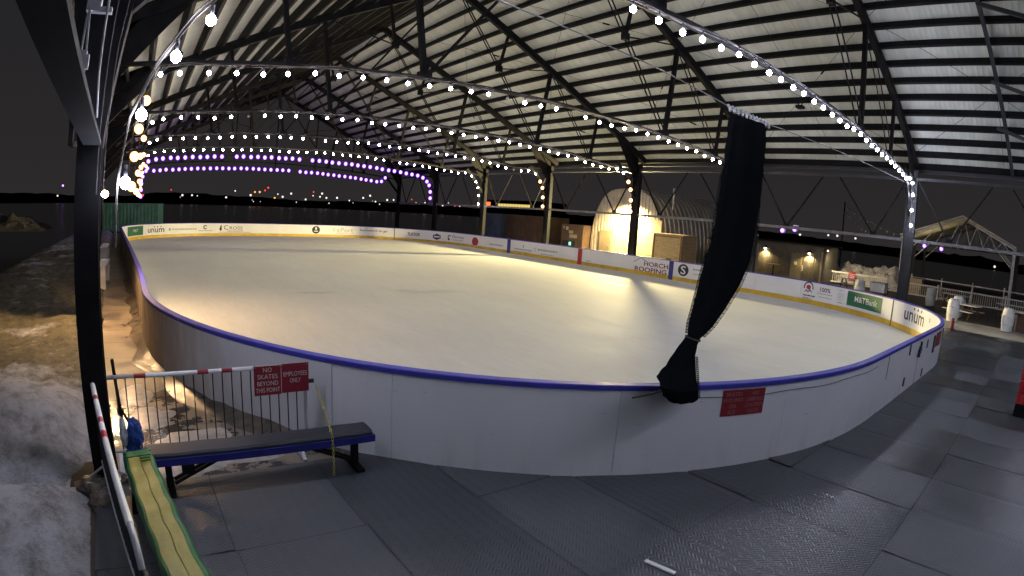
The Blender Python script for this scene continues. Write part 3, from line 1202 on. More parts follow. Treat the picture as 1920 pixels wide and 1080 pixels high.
for k in range(-1, 7):
    y = TY + TS * k
    XLK = left_x(k)
    # columns
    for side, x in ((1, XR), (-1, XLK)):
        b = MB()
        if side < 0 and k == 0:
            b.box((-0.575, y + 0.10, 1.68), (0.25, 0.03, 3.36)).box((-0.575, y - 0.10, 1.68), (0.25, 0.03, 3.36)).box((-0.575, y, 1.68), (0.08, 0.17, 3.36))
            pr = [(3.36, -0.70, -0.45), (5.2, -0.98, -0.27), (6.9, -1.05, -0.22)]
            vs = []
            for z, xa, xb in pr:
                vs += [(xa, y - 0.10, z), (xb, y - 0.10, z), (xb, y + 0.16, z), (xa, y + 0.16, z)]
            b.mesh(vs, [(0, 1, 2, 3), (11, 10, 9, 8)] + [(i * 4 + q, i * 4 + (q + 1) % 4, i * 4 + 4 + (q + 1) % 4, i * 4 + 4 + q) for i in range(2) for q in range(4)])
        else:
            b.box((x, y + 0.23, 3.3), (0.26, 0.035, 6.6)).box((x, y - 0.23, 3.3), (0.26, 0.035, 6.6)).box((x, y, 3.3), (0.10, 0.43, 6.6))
        c = b.build('column', M['steel_grey'] if side > 0 and k < 2 else M['steel'], pv)  # columns near the hut darkened in colour to offset its floodlight
        b = MB()
        b.box((x, y, 0.02), (0.5, 0.6, 0.04))
        b.build('base_plate', M['steel'], c)
    tr = MB()
    tr.beam((XLK - 0.4, y, raf(XLK - 0.4)), (XM, y, raf(XM)), 0.22, 0.34, (-SLP, 0, 1))
    tr.beam((XM, y, raf(XM)), (XR + 0.6, y, raf(XR + 0.6)), 0.22, 0.34, (SLP, 0, 1))
    tr = tr.build('truss', M['steel'], pv)
    b = MB()
    xs = [XLK + 0.2 + (XR - XLK - 0.4) * i / 16 for i in range(17)]
    for i in range(16):
        for dy in (-0.06, 0.06):
            b.beam((xs[i], y + dy, chord_z(xs[i])), (xs[i + 1], y + dy, chord_z(xs[i + 1])), 0.05, 0.09)
    b.build('bottom_chord', M['steel'], tr)
    for mir in (1, -1):
        b = MB()
        X = (lambda x: x) if mir > 0 else (lambda x: 25.5 - x)
        P = lambda x, z: (X(x), y, z)
        b.beam(P(18.9, raf(18.9)), P(18.2, chord_z(X(18.2))), 0.16, 0.16)
        b.beam(P(22.6, raf(22.6)), P(22.1, chord_z(X(22.1))), 0.13, 0.13)
        mz = (chord_z(X(18.2)) + raf(12.9)) / 2
        for dy in (-0.09, 0.09):
            b.beam((X(18.2), y + dy, chord_z(X(18.2))), (X(12.9), y + dy, raf(12.9)), 0.035, 0.05)
            b.beam((X(22.1), y + dy, chord_z(X(22.1))), (X(18.9), y + dy, raf(18.9)), 0.03, 0.045)
        b.beam(P(16.0, raf(16.0)), P(15.55, mz), 0.12, 0.12)
        b.beam(P(18.9, raf(18.9)), P(15.55, mz), 0.05, 0.05)
        b.box(P(15.55, mz), (0.3, 0.2, 0.3))
        b.box(P(18.2, chord_z(X(18.2)) + 0.05), (0.4, 0.2, 0.22))
        b.box(P(22.1, chord_z(X(22.1)) + 0.05), (0.3, 0.2, 0.2))
        b.build('web', M['steel'], tr)
    for mir in (1, -1):
        b = MB()
        X = (lambda x: x) if mir > 0 else (lambda x, o=XR + XLK: o - x)
        b.beam((X(26.2), y, 4.6), (X(24.5), y, 6.45), 0.14, 0.2)
        b.poly([(X(26.3), y - 0.05, 5.2), (X(26.3), y - 0.05, raf(26.3)), (X(23.9), y - 0.05, raf(23.9))])
        b.beam((X(26.3), y, 6.3), (X(25.2), y, raf(25.2)), 0.1, 0.1)
        b.build('knee_brace', M['steel'], tr)
# longitudinal bracing
for x in (XR, XL):
    ks = range(-1, 6)
    for k in ks:
        b = MB()
        y0, y1 = TY + TS * k, TY + TS * (k + 1)
        if x < 0 and k == -1:
            continue
        b.beam((x if x > 0 else left_x(k), y0 + 0.25, 3.5), (x if x > 0 else left_x(k + 1), y1 - 0.25, 3.5), 0.12, 0.13)
        b.build('longitudinal_strut', M['strut'], pv)
    b = MB()
    b.beam((x if x > 0 else left_x(-1), YN if x > 0 else -2.2, 6.2), (x if x > 0 else left_x(6), YF if x > 0 else 55.1, 6.2), 0.10, 0.12)
    b.build('eave_beam', M['steel_grey'], pv)
    for k in ks:
        y0 = TY + TS * k
        if x < 0 and k == -1:
            continue
        xo, x = x, (x if x > 0 else left_x(k + 0.5))
        b = MB()
        for a, c in ((0.3, 1.75), (1.75, 3.6), (4.5, 6.3), (6.3, 7.9)):
            za, zc = (6.1, 3.56) if a in (0.3, 4.5) else (3.56, 6.1)
            b.beam((x, y0 + a, za), (x, y0 + c, zc), 0.07, 0.07)
        for a in (1.75, 6.3):
            b.box((x, y0 + a, 3.62), (0.06, 0.3, 0.22))
        b.build('zigzag_brace', M['steel'], pv)
        x = xo
# the strut from the near left column towards the camera, with wiring
b = MB()
tp = [(5.9, -0.64, -0.46), (1.5, -0.41, -0.265), (-2.2, -0.22, -0.10)]
vs = []
for y_, xa, xb in tp:
    vs += [(xa, y_, 3.37), (xb, y_, 3.37), (xb, y_, 3.41), (xa, y_, 3.41)]
b.mesh(vs, [(0, 1, 2, 3), (11, 10, 9, 8)] + [(i * 4 + q, i * 4 + (q + 1) % 4, i * 4 + 4 + (q + 1) % 4, i * 4 + 4 + q) for i in range(2) for q in range(4)])
b.build('longitudinal_strut', M['beam'], pv)
b = MB()
b.tube([(-0.50, 5.6, 3.6), (-0.46, 4.9, 3.9), (-0.47, 4.9, 4.6), (-0.5, 4.4, 5.3)], 0.010)
b.build('conduit', M['conduit'], pv, True)
b = MB()
b.tube([(-0.64, 5.5, 3.56), (-0.72, 5.0, 3.75), (-0.75, 4.9, 4.1), (-0.82, 4.7, 4.6)], 0.010)
b.build('conduit', M['conduit'], pv, True)
b = MB()
b.tube([(-0.56, 5.6, 3.56), (-0.66, 5.0, 3.68), (-0.73, 4.9, 3.92), (-0.72, 4.9, 4.1)], 0.008)
b.build('conduit', M['conduit'], pv, True)
b = MB()
b.tube([(-0.40, 5.7, 2.7), (-0.40, 5.72, 3.4), (-0.38, 5.72, 4.3), (-0.28, 5.72, 5.6)], 0.006)
b.build('conduit', M['cable'], pv, True)
b = MB()
b.tube([(-0.47, 5.75, 2.9), (-0.47, 5.75, 3.4), (-0.45, 5.75, 5.2)], 0.006)
b.build('conduit', M['cable'], pv, True)
b = MB()
b.box((-0.63, 4.95, 3.90), (0.085, 0.06, 0.30)).box((-0.585, 4.95, 3.96), (0.04, 0.05, 0.12))
b.tube([(-0.64, 4.95, 4.04), (-0.63, 4.9, 4.3), (-0.62, 4.9, 4.42)], 0.01)
b.tube([(-0.60, 4.95, 4.04), (-0.605, 4.9, 4.25), (-0.62, 4.9, 4.42)], 0.01)
b.build('junction_box', M['conduit'], pv)
b = MB()
b.box((-0.59, 4.95, 4.52), (0.12, 0.1, 0.28)).box((-0.50, 4.95, 4.40), (0.14, 0.07, 0.05))
b.build('floodlight_housing', M['conduit'], pv)
# light rafter of the near bay and roof rods
b = MB()
for x0, x1 in ((XM, 27.3),):
    b.beam((x0, 2.3, sheet(x0) - 0.2), (x1, 1.5, sheet(x1) - 0.2), 0.14, 0.16, (SLP, 0, 1))
for x in (18.6, 21.9, 24.3):
    b.beam((x, 2.0, sheet(x) - 0.25), (x - 0.5, -1.6, sheet(x) - 1.6), 0.13, 0.13)
b.build('intermediate_rafter', M['steel_grey'], pv)
for k in range(-1, 6):
    y0, y1 = TY + TS * k, TY + TS * (k + 1)
    for xa, xb in ((26.2, 18.9), (18.9, 26.2), (18.9, 13.2), (13.2, 18.9)):
        b = MB()
        pa, pb = V(xa, y0, sheet(xa) - 0.22), V(xb, y1, sheet(xb) - 0.22)
        b.tube([pa, pb], 0.009, 5)
        b.tube([pa.lerp(pb, 0.3), pa.lerp(pb, 0.33)], 0.04, 6)
        b.build('roof_rod', M['steel'], pv)
    for xa in (16.4, 21.0):
        b = MB()
        b.tube([(xa, y0 + 4.1, sheet(xa)), (xa + 6, y0 + 4.1, sheet(xa + 6))], 0.008, 4)
        b.build('sag_rod', M['steel'], pv)
fl = MB()
fl.box((22.6, 10.2, sheet(22.6) - 0.62), (0.34, 0.3, 0.12)).box((22.42, 10.2, sheet(22.6) - 0.5), (0.03, 0.05, 0.26)).box((22.78, 10.2, sheet(22.6) - 0.5), (0.03, 0.05, 0.26)).box((22.6, 10.2, sheet(22.6) - 0.35), (0.4, 0.08, 0.05))
fl.build('hanging_lamp', M['steel'], pv)
# far gable framing
for x in (4.5, 8.6, 12.75, 16.9, 21):
    b = MB()
    b.beam((x, YF - 0.3, 6.4), (x, YF - 0.3, sheet(x)), 0.1, 0.1)
    b.build('gable_post', M['steel'], pv)

# ------------------------------------------------------------------ bulb strings
_bm = {}


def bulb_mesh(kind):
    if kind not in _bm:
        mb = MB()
        r = {'near': 0.055, 'dim': 0.060, 'white': 0.053, 'warm': 0.11, 'purple': 0.16, 'off': 0.05}[kind]  # violet and warm globes enlarged to take in the glow around them
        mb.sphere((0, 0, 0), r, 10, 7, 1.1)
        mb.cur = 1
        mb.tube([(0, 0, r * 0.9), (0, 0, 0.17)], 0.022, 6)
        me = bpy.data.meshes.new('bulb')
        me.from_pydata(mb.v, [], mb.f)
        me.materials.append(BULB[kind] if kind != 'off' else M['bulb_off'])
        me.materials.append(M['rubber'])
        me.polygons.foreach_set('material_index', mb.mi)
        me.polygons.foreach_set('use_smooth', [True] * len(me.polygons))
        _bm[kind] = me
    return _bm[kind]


def resample(pts, step):
    pts = [Vector(p) for p in pts]
    out = []
    acc = 0.0
    for a, c in zip(pts, pts[1:]):
        L = (c - a).length
        t = acc
        while t < L:
            out.append((a.lerp(c, t / L), (c - a).normalized()))
            t += step
        acc = t - L
    return out


labels = ['string of large bright white bulbs passing just above the bundled black net',
          'string of white bulbs sagging along its wire, next behind the large bright bulbs',
          'third string of white bulbs, turning warm on the column by the arched hut',
          'fourth string of white bulbs, ending in warm bulbs left of the hut',
          'string of small white bulbs just above the violet strings',
          'upper of the two violet bulb strings, turning down along a column',
          'lower of the two violet bulb strings, ending level without turning down']
rng = random.Random(11)
for k in range(-1, 7):
    y = TY + TS * k - 0.16
    if k <= 0:
        left = [(-0.28, 2.4), (-0.27, 3.02), (-0.19, 3.64), (0.02, 4.16), (0.34, 4.69), (0.9, 5.35), (1.7, 5.95)]
        xa = 1.7
        right = [(25.2, 6.3), (25.62, 6.1), (25.72, 5.1), (25.75, 3.75)]
    else:
        left = [(-0.4, 3.2), (-0.35, 4.4), (-0.27, 5.1), (-0.05, 5.45), (0.1, 5.95)]
        xa = 0.3
        right = [(24.3, 6.25), (25.0, 6.0), (25.55, 5.35), (25.75, 4.6), (25.8, 3.6)]
    if k == 6:
        right = [(24.6, 6.25)]
    xb = right[0][0]
    pts = [(x, y, z) for x, z in left]
    n = 44
    for i in range(1, n):
        t = i / n
        x = xa + (xb - xa) * t
        nd = 6
        sag = (0.05 + 0.045 * math.sin(int(t * nd) * 2.3 + k)) * math.sin(math.pi * ((t * nd) % 1.0)) if k < 5 else 0.03
        pts.append((x, y, chord_z(x) - 0.05 - sag + {5: 0.12, 6: -0.40}.get(k, 0.0)))
    pts += [(x, y, z) for x, z in right]
    r = thing('string_lights', labels[k] if k >= 0 else 'string of bright bulbs overhead above the rubber mats and the benches', 'string lights', (12.7, y, 6.5), 'strings of festoon bulbs across the pavilion')
    b = MB()
    b.tube(pts, 0.013, 5)
    if k < 5:
        b.tube([(p[0], p[1] + 0.03, p[2] + 0.05 + 0.02 * math.sin(p[0] * 3)) for p in pts], 0.010, 4)
    b.build('cable', M['cable'], r)
    step = {-1: 0.66, 0: 0.66, 1: 0.68, 2: 0.66, 3: 0.66, 4: 0.66, 5: 0.60, 6: 0.60}[k]
    items = resample(pts, step)
    nb = len(items)
    for i, (p, d) in enumerate(items):
        kind = 'dim' if k < 0 else 'near' if k == 0 else ('purple' if k >= 5 else 'white')
        if 1 <= k <= 3 and p.x > 25.3:
            kind = 'warm'
        if 1 <= k <= 4 and p.z < 5.6 and p.x < 1:
            kind = 'warm'
        if k >= 5 and p.x < 1 and p.z < 5.8:
            kind = 'warm' if k == 5 else 'purple'
        if k >= 1 and k < 5 and rng.random() < 0.06:
            kind = 'off'
        if k == 5 and (abs(p.x - 6.6) < 0.4 or abs(p.x - 13.2) < 0.4):
            continue
        if k == 6 and abs(p.x - 14.4) < 0.4:
            continue
        vertical = abs(d.z) > 0.8
        q = p + (Vector((-0.10, -0.05, -0.05)) if (vertical and p.x > 5) else Vector((0.10, -0.05, -0.05)) if vertical else Vector((0, 0, -0.17)))
        q += Vector((rng.uniform(-0.03, 0.03), 0, rng.uniform(-0.025, 0.025)))
        if kind == 'near' and p.x < 4 and p.z < 3.0:
            continue
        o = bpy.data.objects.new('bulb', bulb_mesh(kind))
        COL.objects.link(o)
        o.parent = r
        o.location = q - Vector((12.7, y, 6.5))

# ------------------------------------------------------------------ net and its cable
nc = thing('net_cable', 'thin steel cable strung across the pavilion, carrying the bundled black net', 'cable', (13, TY, 5.6))
b = MB()
cab = [(-0.4, 5.9, 6.0), (2.5, 5.95, 5.8), (4.51, 5.99, 5.71), (7.5, 5.99, 5.58), (9.9, 5.99, 5.42), (10.6, 5.99, 5.40), (11.44, 5.99, 5.42), (15.8, 5.99, 5.6), (18.9, 5.99, 5.7), (26.2, 5.99, 5.9)]
b.tube(cab, 0.012, 5)
b.build('wire', M['cable_pale'], nc)
CO = Vector((0, 0, CAM_H))


def at_y(px, py, y):
    d = px_dir(px, py)
    return CO + d * (y / d.y)


st = [  # photo outline rows of the bundled net and the depth each row hangs at
    ((1366, 222), (1436, 236), 5.99), ((1362, 262), (1436, 268), 5.90), ((1355, 320), (1431, 326), 5.70), ((1346, 380), (1424, 386), 5.48), ((1338, 430), (1416, 436), 5.28),
    ((1324, 480), (1406, 490), 5.05), ((1312, 525), (1386, 535), 4.80), ((1300, 572), (1360, 578), 4.5), ((1291, 605), (1336, 612), 4.25), ((1289, 628), (1312, 636), 4.02),
    ((1282, 636), (1308, 646), 3.95), ((1264, 660), (1303, 668), 3.78), ((1248, 685), (1304, 694), 3.58), ((1231, 704), (1306, 716), 3.30), ((1238, 722), (1308, 730), 3.16), ((1243, 740), (1309, 748), 3.14), ((1256, 752), (1306, 751), 3.15)]
nt_ = thing('net_curtain', 'bundled black safety net hanging from a cable, tied in and pulled over the boards', 'net', (10.6, 5.99, 5.4))
b = MB()
NS = 36
rows = []
dense = []
for i in range(len(st) - 1):
    for j in range(4):
        t = j / 4
        A, B = st[i], st[i + 1]
        dense.append((tuple(A[0][q] * (1 - t) + B[0][q] * t for q in (0, 1)), tuple(A[1][q] * (1 - t) + B[1][q] * t for q in (0, 1)), A[2] * (1 - t) + B[2] * t))
dense.append(st[-1])
for ri_, (l, r, y) in enumerate(dense):
    a, c = at_y(*l, y), at_y(*r, y)
    mid, half = (a + c) / 2, (c - a) / 2
    view = Vector((mid.x, mid.y, 0)).normalized()
    row = []
    for q in range(NS):
        th = 2 * math.pi * q / NS
        pl = 1 + 0.10 * math.sin(th * 7 + 0.6 * math.sin(ri_ * 0.13)) + 0.05 * math.sin(th * 13 + ri_ * 0.2) + 0.03 * math.sin(ri_ * 0.9 + th * 3)
        row.append(mid + half * math.cos(th) * (1 + 0.03 * math.sin(ri_ * 1.7 + q)) + view * (half.length * 0.42 * math.sin(th) * pl))
    rows.append(row)
vs = [v for g in rows for v in g]
fs = [(i * NS + q, i * NS + (q + 1) % NS, (i + 1) * NS + (q + 1) % NS, (i + 1) * NS + q) for i in range(len(rows) - 1) for q in range(NS)]
fs += [tuple(range(NS)), tuple(range((len(rows) - 1) * NS, len(rows) * NS))]
b.mesh(vs, fs)
b.build('net_bundle', M['netting'], nt_, True)
b = MB()
row = rows[4 * 9 + 1]
mid = sum(row, Vector()) / NS
b.tube([mid + (v - mid) * 1.12 for v in row] + [mid + (row[0] - mid) * 1.12], 0.014, 5)
b.build('tie_cord', M['cable'], nt_)
b = MB()
b.tube([at_y(1245, 732, 3.14), at_y(1222, 738, 3.2), at_y(1205, 742, 3.3), at_y(1186, 746, 3.5)], 0.012, 5)
b.build('tie_cord', M['cable'], nt_)
# loose mesh edge of the net
b = MB()
edge = []
def strip(seq, wpx, sgn):
    prev = None
    for l, y in seq:
        a = at_y(l[0], l[1], y)
        c = at_y(l[0] + sgn * wpx, l[1] + 2, y)
        if prev:
            for k in range(4):
                t = k / 3
                b.tube([prev[0].lerp(prev[1], t), a.lerp(c, t)], 0.005, 4, False)
        b.tube([a, c], 0.005, 4, False)
        prev = (a, c)
def lerp_seq(p, q, y0, y1, n):
    return [((p[0] + (q[0] - p[0]) * i / n, p[1] + (q[1] - p[1]) * i / n), y0 + (y1 - y0) * i / n) for i in range(n + 1)]
def strip2(*a):
    global b
    b = MB()
    strip(*a)
    b.build('net_edge', M['netting'], nt_)


strip2([((r[0] - 2, r[1]), y) for l, r, y in dense[14:36]], 6, 1)
strip2([((l[0] + 2, l[1]), y) for l, r, y in dense[8:36]], 6, -1)
strip2(lerp_seq((1300, 668), (1304, 744), 3.76, 3.12, 20), 8, 1)
for i in range(11):
    b = MB()
    x = 9.72 + 1.72 * i / 10
    z = 5.43
    b.tube([(x, 5.99, z + 0.03), (x + 0.05, 5.96, z - 0.03), (x + 0.02, 5.93, z - 0.11)], 0.030, 6)
    b.build('clip', M['conduit'], nt_)

# ------------------------------------------------------------------ crowd barriers with signs
def barrier(root, length, panel=1.05, col=None):
    """standard steel barrier along +x from the origin"""
    r = 0.021
    b = MB()
    L = length
    b.tube([(0, 0, 0.18), (0, 0, panel - 0.12), (0.02, 0, panel - 0.05), (0.09, 0, panel), (L - 0.09, 0, panel), (L - 0.02, 0, panel - 0.05), (L, 0, panel - 0.12), (L, 0, 0.05)], r, 8)
    b.tube([(0, 0, 0.22), (L, 0, 0.22)], r * 0.9, 8)
    b.build('frame', M['galv'], root, True)
    n = int(L / 0.105)
    for i in range(1, n):
        b = MB()
        x = L * i / n
        b.tube([(x, 0, 0.22), (x, 0, panel - 0.01)], 0.0075, 6)
        b.build('bar', M['steel_grey'], root)
    for x in (0.18, L - 0.12):
        b = MB()
        b.beam((x, -0.33, 0.015), (x, 0.33, 0.015), 0.05, 0.02)
        b.beam((x, -0.3, 0.02), (x, 0, 0.2), 0.04, 0.015)
        b.beam((x, 0.3, 0.02), (x, 0, 0.2), 0.04, 0.015)
        b.build('foot', M['galv'], root)
    b = MB()
    b.tube([(L, 0, panel - 0.2), (L + 0.10, 0, panel - 0.2)], 0.026, 8)
    b.build('hook_arm', M['steel_grey'], root, True)


def tape(root, x0, x1, mat, panel=1.05):
    b = MB()
    b.tube([(x0, 0, panel), (x1, 0, panel)], 0.0255, 8)
    b.build('tape_band', mat, root, True)


br = thing('crowd_barrier', 'steel crowd barrier across the path behind the bench, carrying red signs', 'barrier', (0, 0, 0))
barrier(br, 2.36)
tape(br, 0.12, 0.20, M['conduit'])
tape(br, 0.42, 0.55, M['sign_red'])
tape(br, 0.55, 1.12, M['white_plastic'])
tape(br, 1.12, 1.24, M['sign_red'])
tape(br, 1.24, 1.39, M['white_plastic'])
tape(br, 1.39, 1.51, M['sign_red'])
tape(br, 1.51, 1.73, M['white_plastic'])
br.location = (-0.57, 6.10, 0)
br.rotation_euler = (0, 0, R_(-0.8))
sb = thing('crowd_barrier', 'taped steel crowd barrier running beside the snow towards the viewer', 'barrier', (0, 0, 0))
barrier(sb, 3.1)
for x0, x1, mt in ((0.1, 0.5, 'white_plastic'), (0.5, 0.62, 'sign_red'), (0.62, 1.1, 'white_plastic'), (1.1, 1.22, 'red_plastic'), (1.22, 1.42, 'white_plastic'), (1.42, 1.56, 'red_plastic'), (1.56, 2.9, 'white_plastic')):
    tape(sb, x0, x1, M[mt])
sb.location = (-0.60, 5.98, 0)
sb.rotation_euler = (0, 0, R_(-82.5))

for nm, x0, x1, lines in (('red sign on the barrier saying no skates beyond this point', 1.18, 1.495, [('NO', 0.10), ('SKATES', 0.235), ('BEYOND', 0.245), ('THIS POINT', 0.285)]),
                          ('red sign on the barrier saying employees only', 1.502, 1.825, [('EMPLOYEES', 0.28), ('ONLY', 0.13)])):
    s_ = thing('barrier_sign', nm, 'sign', ((x0 + x1) / 2, 6.05, 0.89), 'red signs on the crowd barrier')
    b = MB()
    dz = 0.0 if len(lines) > 2 else 0.008
    b.box(((x0 + x1) / 2, 6.045, 0.905 + dz), (x1 - x0, 0.008, 0.34))
    b.build('sign_board', M['sign_red'], s_)
    b = MB()
    f = lambda x, y, c=(x0 + x1) / 2, d=dz: (c + x, 6.0395, 0.905 + d + y)
    y = 0.125 if len(lines) > 2 else 0.05
    for t, w in lines:
        put_text(b, f, t, w, 0.052, 0, y)
        y -= 0.078
    split_build(b, 'lettering', M['letter'], s_)
    for x in (x0 + 0.02, x1 - 0.02):
        b = MB()
        b.tube([(x, 6.04, 1.06 + dz), (x, 6.08, 1.075)], 0.006, 5)
        b.build('cable_tie', M['conduit'], s_)

# yellow chain
ch = thing('plastic_chain', 'yellow plastic chain hanging from the barrier end down past the bench', 'chain', (1.84, 5.2, 0))
path = [at_y(593, 724, 6.02), at_y(604, 756, 5.75), at_y(614.6, 790, 5.45), at_y(623, 816, 5.24), at_y(625.4, 848, 5.22), at_y(626.6, 891, 5.22)]
b = MB()
links = resample(path, 0.040)
for i, (p, d) in enumerate(links):
    side = d.cross(Vector((0, 1, 0.3))).normalized()
    if i % 2:
        side = d.cross(side).normalized()
    pts = []
    for q in range(11):
        a = 2 * math.pi * q / 10
        pts.append(p + d * (0.027 * math.cos(a)) + side * (0.012 * math.sin(a)))
    b.tube(pts, 0.0036, 5, False)
b.build('link', M['yellow_plastic'], ch, True)

# ------------------------------------------------------------------ benches
bench = thing('folding_bench', 'long folding bench with black padded seat and blue sides before the barrier', 'bench', (0, 0, 0))
L, Wd = 2.42, 0.30
b = MB()
nx = 24
vs = []
prof = [(-Wd / 2, 0.415), (-Wd / 2, 0.45), (-Wd / 2 + 0.02, 0.47), (0, 0.476), (Wd / 2 - 0.02, 0.47), (Wd / 2, 0.45), (Wd / 2, 0.415)]
for i in range(nx + 1):
    x = -L / 2 + L * i / nx
    e = 0.985 if i in (0, nx) else 1
    for y, z in prof:
        vs.append((x, y * e, z + (0.003 * math.sin(i * 1.3))))
fs = [(i * 7 + k, i * 7 + k + 1, (i + 1) * 7 + k + 1, (i + 1) * 7 + k) for i in range(nx) for k in range(6)] + [tuple(range(7)), tuple(range(nx * 7, nx * 7 + 7))]
b.mesh(vs, fs)
b.build('seat_pad', M['vinyl'], bench, True)
b = MB()
b.box((0, -Wd / 2 - 0.006, 0.385), (L + 0.05, 0.03, 0.075)).box((0, Wd / 2 + 0.006, 0.385), (L + 0.05, 0.03, 0.075)).box((-L / 2 - 0.01, 0, 0.385), (0.03, Wd - 0.02, 0.075)).box((L / 2 + 0.01, 0, 0.385), (0.03, Wd - 0.02, 0.075)).box((0, 0, 0.40), (L - 0.02, Wd - 0.02, 0.02))
b.build('side_rail', M['blue_dark'], bench)
for x, sg_ in ((-L / 2 + 0.22, 1), (L / 2 - 0.16, -1)):
    b = MB()
    b.box((x, 0, 0.20), (0.07, 0.07, 0.36))
    b.box((x, 0, 0.025), (0.09, 0.42, 0.05))
    b.box((x, 0, 0.365), (0.2, 0.2, 0.02))
    b.build('leg', M['steel'], bench)
    for y_ in (-0.04, 0.05):
        b = MB()
        b.beam((x + sg_ * 0.05, y_, 0.10), (x + sg_ * 0.62, y_, 0.36), 0.033, 0.033)
        b.build('brace', M['steel'], bench)
b = MB()
b.tube([(L / 2 - 0.06, -0.12, 0.345), (L / 2 - 0.06, 0.12, 0.345)], 0.025, 8)
b.build('catch', M['steel'], bench)
b = MB()
b.box((-L / 2 + 0.42, -Wd / 2 - 0.0, 0.30), (0.13, 0.02, 0.12))
b.build('catch', M['steel'], bench)
bench.location = (1.10, 5.46, 0)
bench.rotation_euler = (0, 0, R_(-1.6))

pb = thing('padded_bench', 'bench wrapped in worn yellow padding with green edges, pointing at the viewer', 'bench', (0, 0, 0))
L, Wd = 2.5, 0.30
nx = 40
def padloop(prof, name, mat, ph):
    b = MB()
    vs = []
    m = len(prof)
    for i in range(nx + 1):
        x = -L * i / nx
        for y, z in prof:
            vs.append((y + 0.006 * math.sin(i * 0.8 + ph), x, z + 0.006 * math.sin(i * 1.1 + y * 9 + ph)))
    fs = [(i * m + k, i * m + k + 1, (i + 1) * m + k + 1, (i + 1) * m + k) for i in range(nx) for k in range(m - 1)] + [tuple(range(m)), tuple(range(nx * m, nx * m + m))]
    b.mesh(vs, fs)
    return b.build(name, mat, pb, True)


padloop([(-0.125, 0.47), (-0.115, 0.496), (-0.05, 0.502), (-0.006, 0.498), (0, 0.49), (0.006, 0.498), (0.05, 0.502), (0.095, 0.496), (0.105, 0.47)], 'seat_pad', M['pad_yellow'], 0)
padloop([(-0.15, 0.35), (-0.15, 0.46), (-0.135, 0.492), (-0.118, 0.496), (-0.118, 0.47), (0.098, 0.47), (0.098, 0.496), (0.13, 0.49), (0.15, 0.46), (0.15, 0.35)], 'edge_pad', M['pad_green'], 0.0)
b = MB()
b.box((0, 0.012, 0.43), (0.29, 0.03, 0.15)).box((0, -0.07, 0.508), (0.24, 0.10, 0.012)).box((0.05, -0.17, 0.508), (0.10, 0.02, 0.01)).box((0.05, -0.23, 0.508), (0.10, 0.02, 0.01))
b.build('end_wrap', M['pad_green'], pb)
for y in (-0.35, -2.1):
    b = MB()
    b.beam((-0.10, y, 0.36), (-0.16, y, 0.0), 0.04, 0.04)
    b.beam((0.10, y, 0.36), (0.16, y, 0.0), 0.04, 0.04)
    b.beam((-0.16, y, 0.03), (0.16, y, 0.03), 0.03, 0.03)
    b.build('leg', M['steel'], pb)
pb.location = (-0.185, 5.44, -0.02)
pb.rotation_euler = (0, 0, R_(7.0))

# bag and clutter by the post
bag = thing('tarp_bundle', 'crumpled blue tarp bundled with a pale plastic sheet beside the padded bench', 'tarp', (-0.22, 5.78, 0.3))
def blob(b, c, rx, ry, rz, seed, n=16, m=12):
    vs = []
    for j in range(m + 1):
        ph = math.pi * j / m
        for i in range(n):
            th = 2 * math.pi * i / n
            d = Vector((math.sin(ph) * math.cos(th), math.sin(ph) * math.sin(th), math.cos(ph)))
            k = 1 + 0.30 * MN.noise(d * 2.2 + Vector((seed, 0, 0))) + 0.12 * MN.noise(d * 6 + Vector((0, seed, 0)))
            vs.append((c[0] + d.x * rx * k, c[1] + d.y * ry * k, c[2] + d.z * rz * k))
    fs = [(j * n + i, j * n + (i + 1) % n, (j + 1) * n + (i + 1) % n, (j + 1) * n + i) for j in range(m) for i in range(n)]
    b.mesh(vs, fs)


b = MB()
blob(b, (-0.195, 5.80, 0.52), 0.088, 0.08, 0.16, 2.0, 30, 22)
blob(b, (-0.21, 5.80, 0.22), 0.11, 0.11, 0.22, 8.0, 30, 22)
b.build('tarp', M['tarp'], bag, False)
b = MB()
blob(b, (-0.315, 5.78, 0.55), 0.042, 0.05, 0.15, 5.0, 24, 18)
b.build('plastic_sheet', M['tarp_pale'], bag, False)
po = thing('leaning_pole', 'thin dark pole leaning behind the barrier, above the blue tarp bundle', 'pole', (-0.3, 6.3, 0))
b = MB()
b.beam((-0.385, 6.3, 1.19), (-0.30, 6.28, 0.0), 0.035, 0.035)
b.build('shaft', M['steel'], po)
b = MB()
b.beam((-0.33, 6.28, 0.62), (-0.16, 6.26, 0.28), 0.022, 0.022)
b.box((-0.345, 6.29, 0.60), (0.08, 0.06, 0.06))
b.build('stay', M['steel'], po)
M['slush'] = pbr('brown_slush', (0.11, 0.09, 0.07), 0.35, 0, 0.6, 5, 0.8, 14)
bx = MB()
blob(bx, (-0.72, 5.72, 0.0), 0.2, 0.2, 0.11, 4.0, 30, 20)
blob(bx, (-0.62, 5.45, 0.0), 0.14, 0.22, 0.07, 6.0, 30, 20)
tag(bx.build('rubble_heap', M['slush']), 'low heap of dark rubble between the snow and the padded bench', 'rubble')
pk = MB()
pk.box((3.57, 2.28, 0.030), (0.045, 0.30, 0.012), R_(10))
tag(pk.build('white_strip', M['white_plastic']), 'narrow white strip lying on the bare rubber mats', 'strip')

